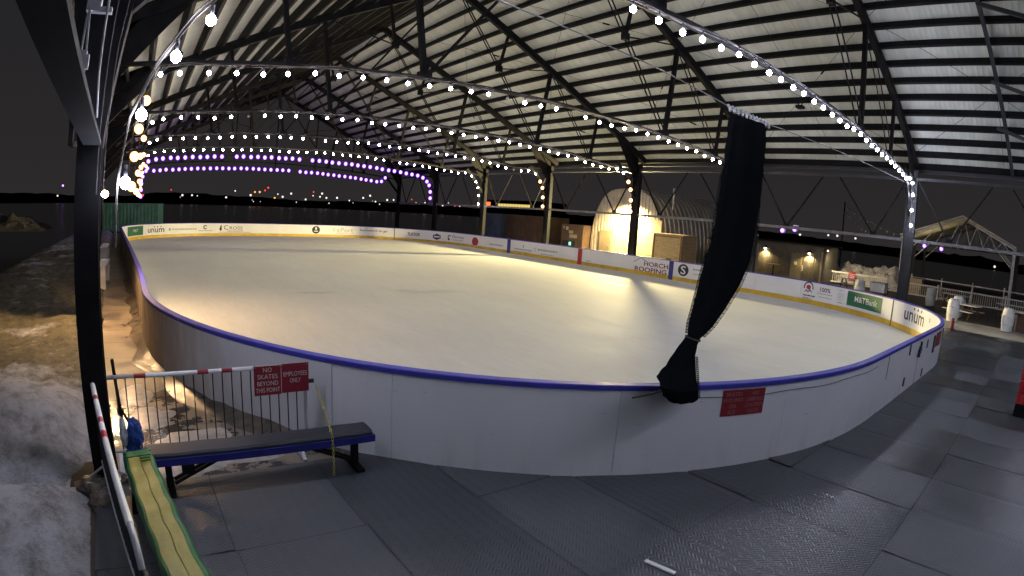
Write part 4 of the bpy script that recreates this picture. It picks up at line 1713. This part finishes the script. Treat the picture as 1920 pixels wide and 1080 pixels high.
# slush: dirty snow scraped against the boards by the path
b = MB()
from mathutils import noise as MN2
vs, n, mm = [], 90, 10
for i in range(n + 1):
    s = SL - 6.0 + 16.0 * i / n
    for j in range(mm + 1):
        t = j / mm
        w = 0.28 + 0.22 * MN.noise(Vector((s * 0.9, 0, 0)))
        p = rpath(s, -0.06 - w * t)[0]
        h = max(0.0, 0.10 + 0.10 * MN.noise(Vector((s * 1.4, 4, 0)))) * (1 - t) ** 1.3 + 0.03 * MN.noise(Vector((p.x * 8, p.y * 8, 0))) * (1 - t)
        vs.append((p.x, p.y, max(h, 0) + 0.002 - 0.01 * t))
fs = [(i * (mm + 1) + j, (i + 1) * (mm + 1) + j, (i + 1) * (mm + 1) + j + 1, i * (mm + 1) + j + 1) for i in range(n) for j in range(mm)]
b.mesh(vs, fs)
M['slush'] = pbr('brown_slush', (0.11, 0.09, 0.07), 0.35, 0, 0.6, 5, 0.8, 14)
o = b.build('slush_bank', M['slush'], None, True)
struct(o, 'stuff')
# pale frozen patches on the path behind the barrier
b = MB()
for (cx_, cy_, rx, ry, sd) in ((0.55, 6.75, 0.5, 0.30, 1), (0.0, 7.6, 0.32, 0.4, 2), (0.95, 6.2, 0.75, 0.24, 3), (-0.25, 8.6, 0.25, 0.6, 4), (0.3, 5.95, 0.6, 0.15, 6)):
    n = 26
    ring = []
    for q in range(n):
        a = 2 * math.pi * q / n
        k = 1 + 0.45 * MN.noise(Vector((math.cos(a) * 1.6, math.sin(a) * 1.6, sd)))
        ring.append((cx_ + rx * k * math.cos(a), cy_ + ry * k * math.sin(a)))
    vs = [(x, y, 0.004) for x, y in ring] + [(cx_ + (x - cx_) * 0.8, cy_ + (y - cy_) * 0.8, 0.018) for x, y in ring]
    b.mesh(vs, [(q, (q + 1) % n, n + (q + 1) % n, n + q) for q in range(n)] + [tuple(range(n, 2 * n))])
M['frozen'] = pbr('frozen_slush', (0.40, 0.38, 0.35), 0.4, 0, 0.3, 6, 0.5, 18)
struct(b.build('frozen_slush', M['frozen'], None, True), 'stuff')

# white benches along the path
wb = thing('white_bench', 'nearer of the two white benches beside the concrete path', 'bench', (0, 0, 0), 'white benches along the path')
b = MB()
b.box((0, 0, 0.73), (0.32, 2.6, 0.05))
b.build('seat', M['white_paint'], wb)
for y in (-1.15, 1.15):
    b = MB()
    b.box((0, y, 0.35), (0.28, 0.06, 0.70))
    b.build('leg', M['white_paint'], wb)
wb.location = (-1.40, 20.6, 0)
dup(wb, (-1.85, 28.5, 0), 0, 'farther of the two white benches beside the concrete path')

# ------------------------------------------------------------------ warm lamp on the left column
lp = thing('wall_lamp', 'bright warm floodlight on a dark column above the concrete path', 'lamp', (-1.2, 13.85, 3.05))
b = MB()
b.box((-1.25, 13.9, 3.1), (0.6, 0.12, 0.12))
b.build('housing', M['steel'], lp)
b = MB()
b.sphere((-0.93, 13.85, 2.98), 0.085, 10, 6)
b.build('lens', emit('warm_lamp_lens', (1, 0.72, 0.45), 40), lp)


def lamp(name, typ, loc, energy, color, size=0.1, aim=None, spot=None, parent=None, blend=0.5):
    ld = bpy.data.lights.new(name, typ)
    ld.energy = energy
    ld.color = color
    if typ == 'AREA':
        ld.size = size
    else:
        ld.shadow_soft_size = size
    if spot:
        ld.spot_size = R_(spot)
        ld.spot_blend = blend
    o = bpy.data.objects.new(name, ld)
    COL.objects.link(o)
    if parent is not None:
        o.parent = parent
        o.location = Vector(loc) - ORG[parent.name]
    else:
        o.location = loc
    if aim is not None:
        o.rotation_euler = (Vector(aim) - Vector(loc)).to_track_quat('-Z', 'Y').to_euler()
    return o


lamp('warm_lamp_light', 'SPOT', (-0.82, 13.70, 2.82), 560, (1.0, 0.62, 0.30), 0.12, (-0.5, 13.6, 0), 168, lp, 0.6)

# ------------------------------------------------------------------ beyond the boards: arched hut
hut = thing('arched_hut', 'arched ribbed steel hut glowing yellow under its own floodlight', 'hut', (34, 29.8, 0))
HY, HW, HZ = 29.75, 3.75, 5.65


def arch(t):
    """t in 0..1 from the north foot over the top to the south foot"""
    a = math.pi * t
    cx_ = math.cos(a)
    y = HW * (abs(cx_) ** 0.62) * (1 if cx_ > 0 else -1)
    z = HZ * (math.sin(a) ** 0.78)
    return HY + y, z


b = MB()
n = 30
for i in range(26):
    xa, xb = 34.0 + i * 0.6, 34.0 + (i + 1) * 0.6
    for (x0, x1, k0, k1) in ((xa, xa + 0.10, 1.02, 1.02), (xa + 0.10, xa + 0.16, 1.02, 1.0), (xa + 0.16, xb - 0.06, 1.0, 1.0), (xb - 0.06, xb, 1.0, 1.02)):
        for j in range(n):
            q = []
            for x, kk, t in ((x0, k0, j / n), (x1, k1, j / n), (x1, k1, (j + 1) / n), (x0, k0, (j + 1) / n)):
                y, z = arch(t)
                q.append((x, HY + (y - HY) * kk, z * kk))
            b.poly(q)
b.build('barrel_roof', M['hut'], hut)
b = MB()
ys = [HY + HW * (1 - 2 * i / 44) for i in range(45)]


def arch_z(y):
    lo, hi = 0.0, 0.5
    d = abs(y - HY)
    for _ in range(30):
        mid_ = (lo + hi) / 2
        if arch(mid_)[0] - HY > d:
            lo = mid_
        else:
            hi = mid_
    return arch(lo)[1]


for i in range(44):
    xo = 34.05 if i % 2 else 33.99
    za, zb = arch_z(ys[i]), arch_z(ys[i + 1])
    b.poly([(xo, ys[i], 0), (xo, ys[i + 1], 0), (xo, ys[i + 1], zb), (xo, ys[i], za)])
    b.poly([(34.05, ys[i + 1], 0), (33.99, ys[i + 1], 0), (33.99, ys[i + 1], zb), (34.05, ys[i + 1], zb)])
b.build('end_wall', M['hut'], hut)
b = MB()
b.box((33.93, 27.3, 1.7), (0.1, 2.5, 3.4))
d_ = b.build('roller_door', M['door'], hut)
for z in (0.7, 1.35, 2.0, 2.65):
    b = MB()
    b.box((33.872, 27.3, z), (0.015, 2.45, 0.03))
    b.build('door_rib', M['door'], d_)
b = MB()
b.box((33.94, 31.85, 1.12), (0.1, 1.25, 2.24))
d_ = b.build('door', M['door_dark'], hut)
b = MB()
b.sphere((33.87, 31.4, 1.05), 0.05, 8, 5)
b.build('handle', M['galv'], d_)
b = MB()
b.box((33.9, 29.3, 4.05), (0.2, 0.55, 0.3))
fx = b.build('floodlight', M['white_plastic'], hut)
b = MB()
b.box((33.79, 29.3, 3.98), (0.02, 0.5, 0.26))
b.build('lens', emit('flood_lens', (1, 0.86, 0.62), 60), fx)
lamp('flood_light', 'SPOT', (33.45, 29.3, 4.05), 26000, (1.0, 0.80, 0.36), 0.5, (12, 23.5, 2.3), 160, hut, 0.35)
lamp('added_hut_wash', 'SPOT', (32.75, 29.3, 4.15), 5000, (1.0, 0.68, 0.27), 0.2, (34.0, 29.4, 1.9), 150, hut, 0.6)  # added lamp without a fixture, brightens the hut front
# chimney stub
b = MB()
b.tube([(35.5, 26.3, 4.3), (35.5, 26.3, 6.0)], 0.1, 8)
b.build('vent_pipe', M['galv'], hut)

bxh = thing('plywood_kiosk', 'tan plywood kiosk with its hatch shut, in front of the arched hut', 'kiosk', (32, 24, 0))
b = MB()
b.box((32.9, 23.97, 1.22), (1.7, 2.6, 2.4))
w_ = b.build('wall', M['plywood'], bxh)
for c_, d_ in (((32.03, 23.97, 2.28), (0.05, 2.1, 0.06)), ((32.03, 25.2, 1.2), (0.06, 0.14, 2.36)), ((32.03, 22.72, 1.2), (0.06, 0.2, 2.36)), ((32.03, 23.75, 0.72), (0.05, 0.4, 0.12))) + tuple(((32.04, y, z), (0.03, 0.09, 0.06)) for y, z in ((25.0, 1.95), (23.0, 1.85), (24.9, 0.9), (23.1, 0.85))):
    b = MB()
    b.box(c_, d_)
    b.build('hatch_trim', M['brown_wood'], w_)
b = MB()
b.box((32.9, 23.97, 2.46), (1.9, 2.75, 0.06))
b.build('roof', M['plywood'], bxh)

wc = thing('storage_container', 'pale storage container with a red door, half hidden by the bundled net', 'container', (34.5, 21, 0))
b = MB()
b.box((36.0, 20.9, 1.2), (2.5, 3.0, 2.4))
b.build('body', M['tan_wall'], wc)
b = MB()
b.box((34.72, 21.6, 1.05), (0.05, 0.75, 2.0))
b.build('door', M['red_plastic'], wc)
b = MB()
b.box((34.8, 20.9, 2.45), (0.3, 3.1, 0.1))
b.build('roof_edge', M['brown_wood'], wc)


def ribbed_box(name, label, cat, c, d, mt, rz, face_ribs=True, group=None):
    r = thing(name, label, cat, (0, 0, 0), group)
    b = MB()
    b.box((0, 0, d[2] / 2), d)
    n = int(d[0] / 0.32)
    for i in range(n):
        x = -d[0] / 2 + d[0] * (i + 0.5) / n
        b.box((x, -d[1] / 2 - 0.02, d[2] / 2), (0.14, 0.04, d[2] - 0.3))
        b.box((x, d[1] / 2 + 0.02, d[2] / 2), (0.14, 0.04, d[2] - 0.3))
    n = int(d[1] / 0.32)
    for i in range(n):
        y = -d[1] / 2 + d[1] * (i + 0.5) / n
        b.box((-d[0] / 2 - 0.02, y, d[2] / 2), (0.04, 0.14, d[2] - 0.3))
    b.build('body', mt, r)
    b = MB()
    for z in (0.07, d[2] - 0.07):
        for y in (-d[1] / 2 - 0.03, d[1] / 2 + 0.03):
            b.box((0, y, z), (d[0] + 0.1, 0.07, 0.14))
        for x in (-d[0] / 2 - 0.03, d[0] / 2 + 0.03):
            b.box((x, 0, z), (0.07, d[1] + 0.14, 0.14))
    for x in (-d[0] / 2 - 0.01, d[0] / 2 + 0.01):
        for y in (-d[1] / 2 - 0.01, d[1] / 2 + 0.01):
            b.box((x, y, d[2] / 2), (0.13, 0.13, d[2] + 0.02))
    b.build('frame', mt, r)
    r.location = c
    r.rotation_euler = (0, 0, rz)
    return r


ribbed_box('shipping_container', 'green ribbed shipping container at the end of the concrete path', 'container', (-1.35, 56.2, 0.0), (6.06, 2.44, 2.55), M['cont_green'], R_(-12), True, 'shipping containers around the rink')
ribbed_box('shipping_container', 'blue grey ribbed container end beside a dull brown container', 'container', (34.2, 46.6, 0.0), (2.44, 2.9, 3.0), M['cont_blue'], 0, True, 'shipping containers around the rink')
ribbed_box('shipping_container', 'dull brown container between the blue grey one and the arched hut', 'container', (34.3, 41.2, 0.0), (2.44, 6.06, 3.0), M['cont_brown'], 0, False, 'shipping containers around the rink')
# sunlit-looking lit strip of a far building roof above the containers
fb = thing('lit_building', 'low distant building with a row of yellow lit windows and red sign', 'building', (100, 130, 0))
b = MB()
b.box((100, 126, 2.7), (10, 24, 9))
b.build('wall', M['far'], fb)
lw_ = emit('lit_windows', (1, 0.75, 0.2), 0.55)
for i in range(12):
    b = MB()
    b.box((94.9, 118 + i * 1.35, 5.7), (0.1, 1.1, 0.9))
    b.build('window', lw_, fb)
b = MB()
b.box((94.8, 137.5, 6.0), (0.2, 3.0, 1.0))
b.build('sign', emit('red_sign_glow', (1, 0.09, 0.02), 2.2), fb)
kb = thing('notice_kiosk', 'dark brown kiosk with notices and a small green lit screen', 'kiosk', (33, 35, 0))
b = MB()
b.box((34.0, 35.1, 1.25), (1.6, 2.7, 2.5))
b.build('wall', M['cont_brown'], kb)
for y, z, w, h in ((35.7, 2.15, 0.3, 0.3), (36.1, 2.2, 0.12, 0.2), (34.9, 1.5, 0.9, 0.3), (35.2, 1.85, 0.5, 0.25)):
    b = MB()
    b.box((33.18, y, z), (0.03, w, h))
    b.build('notice', M['tan_wall'], kb)
b = MB()
b.box((33.18, 35.4, 0.85), (0.04, 1.6, 0.5))
b.build('counter', M['ink'], kb)
b = MB()
b.box((33.15, 35.2, 0.85), (0.03, 0.28, 0.3))
b.build('screen', emit('green_screen', (0.35, 1.0, 0.65), 0.8), kb)

# dark shed with two sconces
sh = thing('dark_shed', 'dark corrugated shed with two glowing wall lamps over its front', 'shed', (40, 18.2, 0))
b = MB()
b.box((41.6, 18.3, 1.35), (3.2, 5.8, 2.7))
b.build('wall', M['dark_wall'], sh)
b = MB()
for i in range(30):
    b.box((39.985, 15.5 + 5.6 * (i + 0.5) / 30, 1.3), (0.035, 0.09, 2.55))
b.build('cladding', M['dark_wall'], sh)
b = MB()
b.box((41.4, 18.3, 2.76), (4.0, 6.4, 0.12))
b.build('roof', M['steel'], sh)
b = MB()
b.box((39.95, 17.5, 1.0), (0.05, 0.9, 2.0))
d_ = b.build('door', M['door_dark'], sh)
b = MB()
b.box((39.915, 17.55, 1.25), (0.02, 0.22, 0.22))
b.build('notice', M['ink_white'], d_)
b = MB()
fn = lambda x, y: (39.93, 17.0 - x, 0.95 + y)
put_text(b, fn, '3', None, 0.42)
fn = lambda x, y: (39.93, 14.95 - x, 0.95 + y)
b.build('number', M['ink_white'], sh)
for y in (20.2, 16.45):
    b = MB()
    b.lathe((39.8, y, 2.16), [(0.05, 0.16), (0.1, 0.1), (0.32, 0.0), (0.30, -0.02)], 14)
    b.box((39.9, y, 2.3), (0.2, 0.06, 0.06))
    s_ = b.build('wall_lamp', M['steel'], sh)
    b = MB()
    b.sphere((39.8, y, 2.1), 0.09, 8, 6)
    b.build('bulb', emit('sconce_bulb', (1, 0.80, 0.45), 14), s_)
    lamp('sconce_light', 'SPOT', (39.76, y, 1.96), 200, (1.0, 0.72, 0.30), 0.06, (39.85, y, 0), 150, sh)
b = MB()
b.box((39.9, 15.42, 1.15), (0.14, 0.12, 2.3))
b.build('corner_post', M['tan_wall'], sh)
b = MB()
b.box((40.3, 15.25, 2.45), (0.3, 0.12, 0.14))
s_ = b.build('wall_lamp', M['steel'], sh)
b = MB()
b.box((40.3, 15.17, 2.44), (0.22, 0.03, 0.09))
b.build('lens', emit('corner_lamp_lens', (1, 0.82, 0.5), 6), s_)
lamp('corner_light', 'SPOT', (40.25, 15.08, 2.4), 330, (1.0, 0.80, 0.48), 0.1, (42.6, 12.6, 0.6), 150, sh)
bt = thing('bistro_table', 'small round bar table lit yellow in front of the dark shed', 'table', (38.5, 18.9, 0))
b = MB()
b.lathe((38.5, 18.7, 1.02), [(0.45, 0.0), (0.45, 0.05)], 18)
b.build('table_top', M['plywood'], bt)
b = MB()
b.tube([(38.5, 18.7, 0), (38.5, 18.7, 1.0)], 0.05, 8)
b.lathe((38.5, 18.7, 0.0), [(0.28, 0.0), (0.28, 0.04)], 14)
b.build('pedestal', M['steel'], bt)

# violet stage lamps under the eave
for (px, py, xx, lab) in ((1467, 432, 26.5, 'larger violet lamp above the dark shed, nearer the bundled net'), (1490, 430, 26.5, 'second violet lamp above the dark shed, away from the bundled net')):
    d = px_dir(px, py)
    p = CO + d * (xx / d.x)
    t_ = thing('stage_lamp', lab, 'lamp', tuple(p), 'violet lamps on the eave beam')
    b = MB()
    b.tube([(p.x + 0.25, p.y, p.z), (p.x + 0.02, p.y, p.z)], [0.1, 0.13], 12)
    b.box((p.x + 0.12, p.y, p.z + 0.18), (0.05, 0.3, 0.06))
    b.build('housing', M['galv'], t_)
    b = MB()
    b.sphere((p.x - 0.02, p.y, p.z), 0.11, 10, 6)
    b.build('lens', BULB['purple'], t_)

# ------------------------------------------------------------------ right background
def heap(name, label, cx_, cy_, rx, ry, h, seed, mt='heap'):
    b = MB()
    n, m = 40, 26
    vs = []
    for j in range(m + 1):
        for i in range(n + 1):
            u, w = -1 + 2 * i / n, -1 + 2 * j / m
            x, y = cx_ + rx * w, cy_ + ry * u
            e = max(0, 1 - u * u) ** 0.6 * max(0, 1 - w * w) ** 0.7
            z = h * e * (0.75 + 0.55 * MN.fractal(Vector((x * 0.7, y * 0.55, seed)), 0.8, 2, 5) + 0.12 * MN.noise(Vector((x * 3, y * 3, seed))))
            vs.append((x, y, max(z, -0.05)))
    fs = [(j * (n + 1) + i, j * (n + 1) + i + 1, (j + 1) * (n + 1) + i + 1, (j + 1) * (n + 1) + i) for j in range(m) for i in range(n)]
    b.mesh(vs, fs)
    return tag(b.build(name, M[mt], None, False), label, 'snow heap')


M['dark_heap'] = pbr('darker_heap_snow', (0.10, 0.095, 0.085), 0.85, 0, 0.3, 2, 0.6, 9)  # darker copy of the heap snow for the far mound
M['heap'] = pbr('ploughed_snow', (0.52, 0.50, 0.48), 0.75, 0, 0.25, 3, 0.6, 9)
heap('snow_heap', 'ragged heap of ploughed snow behind the white fence beside the dark shed', 46.5, 14.0, 2.2, 4.2, 2.1, 1.5)
heap('snow_heap', 'faint dark snow heap standing alone beyond the snow verge', -13.8, 60, 4, 3.5, 1.5, 4.5, 'dark_heap')


def fence(name, label, p0, p1, h, rails, pickets, mt):
    r = thing(name, label, 'fence', (p0[0], p0[1], 0))
    p0, p1 = Vector(p0), Vector(p1)
    L = (p1 - p0).length
    d = (p1 - p0) / L
    n = max(2, int(L / 2.4))
    for i in range(n + 1):
        b = MB()
        p = p0 + d * (L * i / n)
        b.box((p.x, p.y, h / 2 + 0.05), (0.11, 0.11, h + 0.1))
        b.box((p.x, p.y, h + 0.11), (0.14, 0.14, 0.03))
        b.build('post', mt, r)
    for z in rails:
        b = MB()
        b.beam((p0.x, p0.y, z), (p1.x, p1.y, z), 0.05, 0.09)
        b.build('rail', mt, r)
    if pickets:
        m = int(L / 0.16)
        for i in range(m):
            b = MB()
            p = p0 + d * (L * (i + 0.5) / m)
            b.box((p.x, p.y, (rails[0] + rails[-1]) / 2), (0.035, 0.035, rails[-1] - rails[0]))
            b.build('baluster', mt, r)
    return r


fence('picket_fence', 'white baluster fence in front of the ploughed snow beside the dark shed', (42.2, 16.0, 0), (42.6, 11.0, 0), 1.0, (0.2, 0.95), True, M['white_paint'])
fence('picket_fence', 'long white baluster fence behind the white barrels', (42.5, 9.5, 0), (41.55, -5.5, 0), 0.95, (0.15, 0.9), True, M['white_paint'])
fence('rail_fence', 'white post and rail fence along the river behind the long baluster fence', (48.5, 10.4, 0), (48.0, -8, 0), 1.25, (0.6, 1.15), False, M['white_paint'])
tb = thing('hay_bale_wall', 'pale timber stack at the end of the long baluster fence', 'timber', (45, 9.5, 0))
b = MB()
for i in range(3):
    b = MB()
    b.box((45.2, 9.6 - i * 0.05, 0.2 + 0.4 * i), (0.8, 1.5, 0.36))
    b.build('timber', M['plywood'], tb)

rs = thing('small_sign', 'small red square sign hung on the white fence before the snow', 'sign', (42.1, 13.6, 0.8))
b = MB()
b.box((41.95, 13.6, 0.78), (0.03, 0.55, 0.7))
b.build('sign_board', M['sign_red'], rs)
b = MB()
blur_lines(b, lambda x, y: (41.93, 13.6 - x, 0.8 + y), 0.4, ((0.12, 0.05), (0.0, 0.05), (-0.12, 0.05)))
split_build(b, 'lettering', M['letter'], rs)

# picnic tables
pt = thing('picnic_table', 'picnic table with weathered top beside the white barrels', 'table', (0, 0, 0), 'picnic tables on the plaza')
b = MB()
for i in range(5):
    b.box((0, -0.32 + 0.16 * i, 0.75), (1.8, 0.145, 0.04))
b.build('table_top', M['white_paint'], pt)
for s_ in (-1, 1):
    b = MB()
    b.box((0, s_ * 0.7, 0.45), (1.8, 0.26, 0.04))
    b.build('bench_seat', M['white_paint'], pt)
for x in (-0.65, 0.65):
    b = MB()
    b.beam((x, -0.25, 0.74), (x, -0.7, 0.0), 0.05, 0.09)
    b.beam((x, 0.25, 0.74), (x, 0.7, 0.0), 0.05, 0.09)
    b.beam((x, -0.8, 0.42), (x, 0.8, 0.42), 0.05, 0.09)
    b.build('leg', M['brown_wood'], pt)
pt.location = (31.8, 3.7, 0)
pt.rotation_euler = (0, 0, R_(70))
for (x, y, a, lab) in ((38.5, 12.4, 85, 'picnic table in front of the snow behind the green bank banner'), (39.5, 5.2, 80, 'picnic table in front of the baluster fence, behind the barrels'),
                       (33.5, 0.6, 75, 'picnic table behind the barrel beside the brown crate'), (38.0, 1.5, 95, 'picnic table close to the middle of the long white fence'), (39.5, 9.6, 85, 'picnic table beside the grey steel column near the cooler box')):
    dup(pt, (x, y, 0), R_(a), lab)

# white barrels
ba = thing('plastic_barrel', 'white barrel standing just behind the rink corner by a table', 'barrel', (0, 0, 0), 'white plastic barrels on the plaza')
b = MB()
prof = [(0.22, 0.0), (0.255, 0.03), (0.27, 0.2), (0.285, 0.30), (0.30, 0.32), (0.285, 0.34), (0.295, 0.5), (0.285, 0.62), (0.30, 0.64), (0.285, 0.66), (0.27, 0.82), (0.24, 0.93), (0.2, 0.945)]
b.lathe((0, 0, 0), [(r * 1.12, z * 1.12) for r, z in prof], 20)
b.build('drum', M['white_plastic'], ba, True)
b = MB()
b.lathe((0, 0, 1.056), [(0.22, 0.0), (0.225, 0.02), (0.2, 0.025)], 18)
b.lathe((0.12, 0, 1.075), [(0.04, 0.0), (0.035, 0.025)], 8)
b.build('lid', M['white_plastic'], ba, True)
ba.location = (29.5, 3.95, 0)
for (x, y, lab) in ((32.4, 4.1, 'white barrel partly hidden behind the barrel at the rink corner'), (36.6, 6.45, 'white barrel standing alone between the steel column and the tables'),
                    (29.6, 1.15, 'white barrel standing beside the wide brown crate'), (33.5, 10.3, 'white barrel lid just showing over the boards above the green banner')):
    dup(ba, (x, y, 0), rng.uniform(0, 6), lab)
gc = thing('cooler_box', 'white and grey cooler box showing over the boards by the steel column', 'cooler', (33.9, 9.4, 0))
b = MB()
b.box((33.9, 9.2, 0.75), (0.7, 0.9, 0.5))
b.build('body', M['white_plastic'], gc)
b = MB()
b.box((33.9, 9.2, 1.04), (0.74, 0.94, 0.07))
b.build('lid', M['ink_grey'], gc)
b = MB()
b.box((33.9, 9.2, 0.25), (0.6, 0.8, 0.5))
b.build('stand', M['brown_wood'], gc)
# crates
cr = thing('brown_crate', 'wide brown wooden planter crate beside a white barrel', 'crate', (30.6, 0.1, 0))
b = MB()
for z in (0.14, 0.40, 0.66):
    b.box((29.9, 0.02, z), (0.04, 1.5, 0.22))
    b.box((30.5, 0.78, z), (1.2, 0.04, 0.22))
b.box((30.5, 0.0, 0.4), (1.1, 1.4, 0.7))
b.build('side_board', M['brown_wood'], cr)
for y_ in (0.76, -0.74):
    b = MB()
    b.box((29.86, y_, 0.42), (0.06, 0.09, 0.86))
    b.build('corner_post', M['plywood'], cr)
# short red post past the corner of the boards
cn = thing('red_post', 'short red post just past the corner of the rink boards', 'post', (26.2, 3.45, 0))
b = MB()
b.lathe((26.2, 3.45, 0.02), [(0.09, 0.0), (0.085, 0.40), (0.06, 0.46), (0.02, 0.47)], 12)
b.build('shaft', M['sign_red'], cn, True)
b = MB()
b.box((26.2, 3.45, 0.012), (0.28, 0.28, 0.025))
b.build('base_plate', M['steel'], cn)

# red crate stack at the right frame edge
rc = thing('skate_aid_stack', 'stack of red plastic mesh skating aids on a dark stand on the mats', 'skating aids', (12.95, -0.35, 0))
b = MB()
b.box((13.0, -0.42, 0.12), (0.62, 0.6, 0.24))
b.build('stand', M['steel'], rc)
for i in range(4):
    b = MB()
    z0 = 0.26 + 0.24 * i
    dx = 0.03 * (i % 2)
    for q in range(5):
        b.box((13.0 + dx, -0.42, z0 + 0.03 + 0.042 * q), (0.6, 0.56, 0.026))
    for q in range(9):
        b.box((12.705 + dx, -0.68 + 0.065 * q, z0 + 0.11), (0.02, 0.03, 0.2))
        b.box((12.74 + dx + 0.065 * q, -0.135, z0 + 0.11), (0.03, 0.02, 0.2))
    b.build('aid', M['red_plastic'], rc)
rc.location.y += 0.11

# small truss canopy on the plaza
cp = thing('truss_canopy', 'small gabled canopy on steel posts with yellow lit underside beyond the plaza', 'canopy', (48, 6.5, 0))
CX0, CX1 = 48.0, 58.0
AP, EL, ER = (6.45, 6.30), (11.6, 4.35), (1.9, 4.35)
for (e, nm) in ((EL, 0), (ER, 1)):
    b = MB()
    b.mesh([(CX0 - 0.3, AP[0], AP[1]), (CX1, AP[0], AP[1]), (CX1, e[0], e[1]), (CX0 - 0.3, e[0], e[1]), (CX0 - 0.3, AP[0], AP[1] + 0.12), (CX1, AP[0], AP[1] + 0.12), (CX1, e[0], e[1] + 0.12), (CX0 - 0.3, e[0], e[1] + 0.12)],
           [(0, 1, 2, 3), (7, 6, 5, 4), (0, 3, 7, 4), (1, 5, 6, 2), (3, 2, 6, 7), (0, 4, 5, 1)])
    b.build('roof_panel', M['white_paint'], cp)
for xx in (CX0, CX0 + 5, CX1):
    b = MB()
    b.beam((xx, EL[0], 4.2), (xx, AP[0], 6.15), 0.12, 0.14)
    b.beam((xx, ER[0], 4.2), (xx, AP[0], 6.15), 0.12, 0.14)
    b.beam((xx, EL[0], 4.05), (xx, ER[0], 4.05), 0.1, 0.1)
    for i in range(4):
        ya = ER[0] + (AP[0] - ER[0]) * (i + 0.5) / 4.2
        yb = ER[0] + (AP[0] - ER[0]) * (i + 1.1) / 4.2
        za = 4.2 + (6.15 - 4.2) * (yb - ER[0]) / (AP[0] - ER[0])
        b.beam((xx, ya, 4.05), (xx, yb, za), 0.06, 0.06)
        b.beam((xx, yb, za), (xx, yb + 0.5, 4.05), 0.06, 0.06)
        ya2, yb2 = 2 * AP[0] - ya, 2 * AP[0] - yb
        b.beam((xx, ya2 + 0.3, 4.05), (xx, yb2, za), 0.06, 0.06)
    b.build('truss', M['galv'] if xx == CX0 else M['steel_grey'], cp)
    for yy in (ER[0] + 0.15, EL[0] - 0.25):
        b = MB()
        b.box((xx, yy - 0.09, 2.1), (0.08, 0.06, 4.2)).box((xx, yy + 0.09, 2.1), (0.08, 0.06, 4.2)).box((xx, yy, 2.1), (0.05, 0.12, 4.1))
        b.build('column', M['galv'] if xx == CX0 else M['steel_grey'], cp)
    for ya, yb in ((ER[0] + 0.2, ER[0] + 1.5), (EL[0] - 0.3, EL[0] - 1.5)):
        b = MB()
        b.beam((xx, ya, 2.8), (xx, yb, 4.0), 0.07, 0.07)
        b.build('knee_brace', M['galv'], cp)
lamp('canopy_light', 'POINT', (51, 8.6, 3.7), 60, (1.0, 0.80, 0.35), 0.1, None, None, cp)
b = MB()
b.sphere((51, 8.6, 3.85), 0.08, 8, 6)
b.build('lamp', emit('canopy_lamp', (1, 0.8, 0.4), 10), cp)
for (px, py, lab) in ((1733, 461, 'smaller violet lamp hanging under the canopy, nearer the column'), (1765, 467, 'larger violet lamp hanging under the truss canopy')):
    d = px_dir(px, py)
    p = CO + d * (47.0 / d.x)
    t_ = thing('canopy_lamp', lab, 'lamp', tuple(p), 'violet lamps under the canopy')
    b = MB()
    b.lathe((p.x, p.y, p.z + 0.12), [(0.17, 0.0), (0.08, 0.12), (0.03, 0.2)], 10)
    b.build('shade', M['galv'], t_)
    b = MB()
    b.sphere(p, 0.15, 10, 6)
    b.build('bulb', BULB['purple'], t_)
# unlit festoon strings between canopy and a pole
for (pa, pb_, sag, lab) in (((1585, 385), (1735, 452), 0.5, 'upper string of unlit bulbs between the slim pole and the canopy'), ((1583, 392), (1660, 442), 0.55, 'lower drooping string of unlit bulbs hung from the slim pole'), ((1722, 447), (1890, 462), 0.35, 'string of unlit bulbs along the canopy truss')):
    X_ = 46.5
    da, db = px_dir(*pa), px_dir(*pb_)
    A, B = CO + da * (X_ / da.x), CO + db * (X_ / db.x)
    pts = []
    for i in range(25):
        t = i / 24
        p = A.lerp(B, t)
        p.z -= sag * 4 * t * (1 - t)
        pts.append(p)
    r = thing('string_lights', lab, 'string lights', tuple(A), 'unlit festoon strings by the canopy')
    b = MB()
    b.tube(pts, 0.018, 4)
    b.build('cable', M['cable_pale'], r)
    for i in range(1, 24, 2):
        b = MB()
        b.sphere(pts[i] + V(0, 0, -0.12), 0.075, 8, 5)
        b.build('bulb', M['bulb_off'], r, True)
pl = thing('light_pole', 'slim dark pole holding strings of unlit bulbs behind the snow heap', 'pole', (46.5, 15.5, 0))
da = px_dir(1584, 385)
A = CO + da * (46.5 / da.x)
b = MB()
b.tube([(A.x, A.y, 0), (A.x, A.y, A.z + 0.2)], 0.06, 8)
b.build('shaft', M['steel'], pl)
b = MB()
b.sphere((A.x, A.y, A.z + 0.22), 0.09, 8, 5)
b.build('finial', M['steel'], pl)
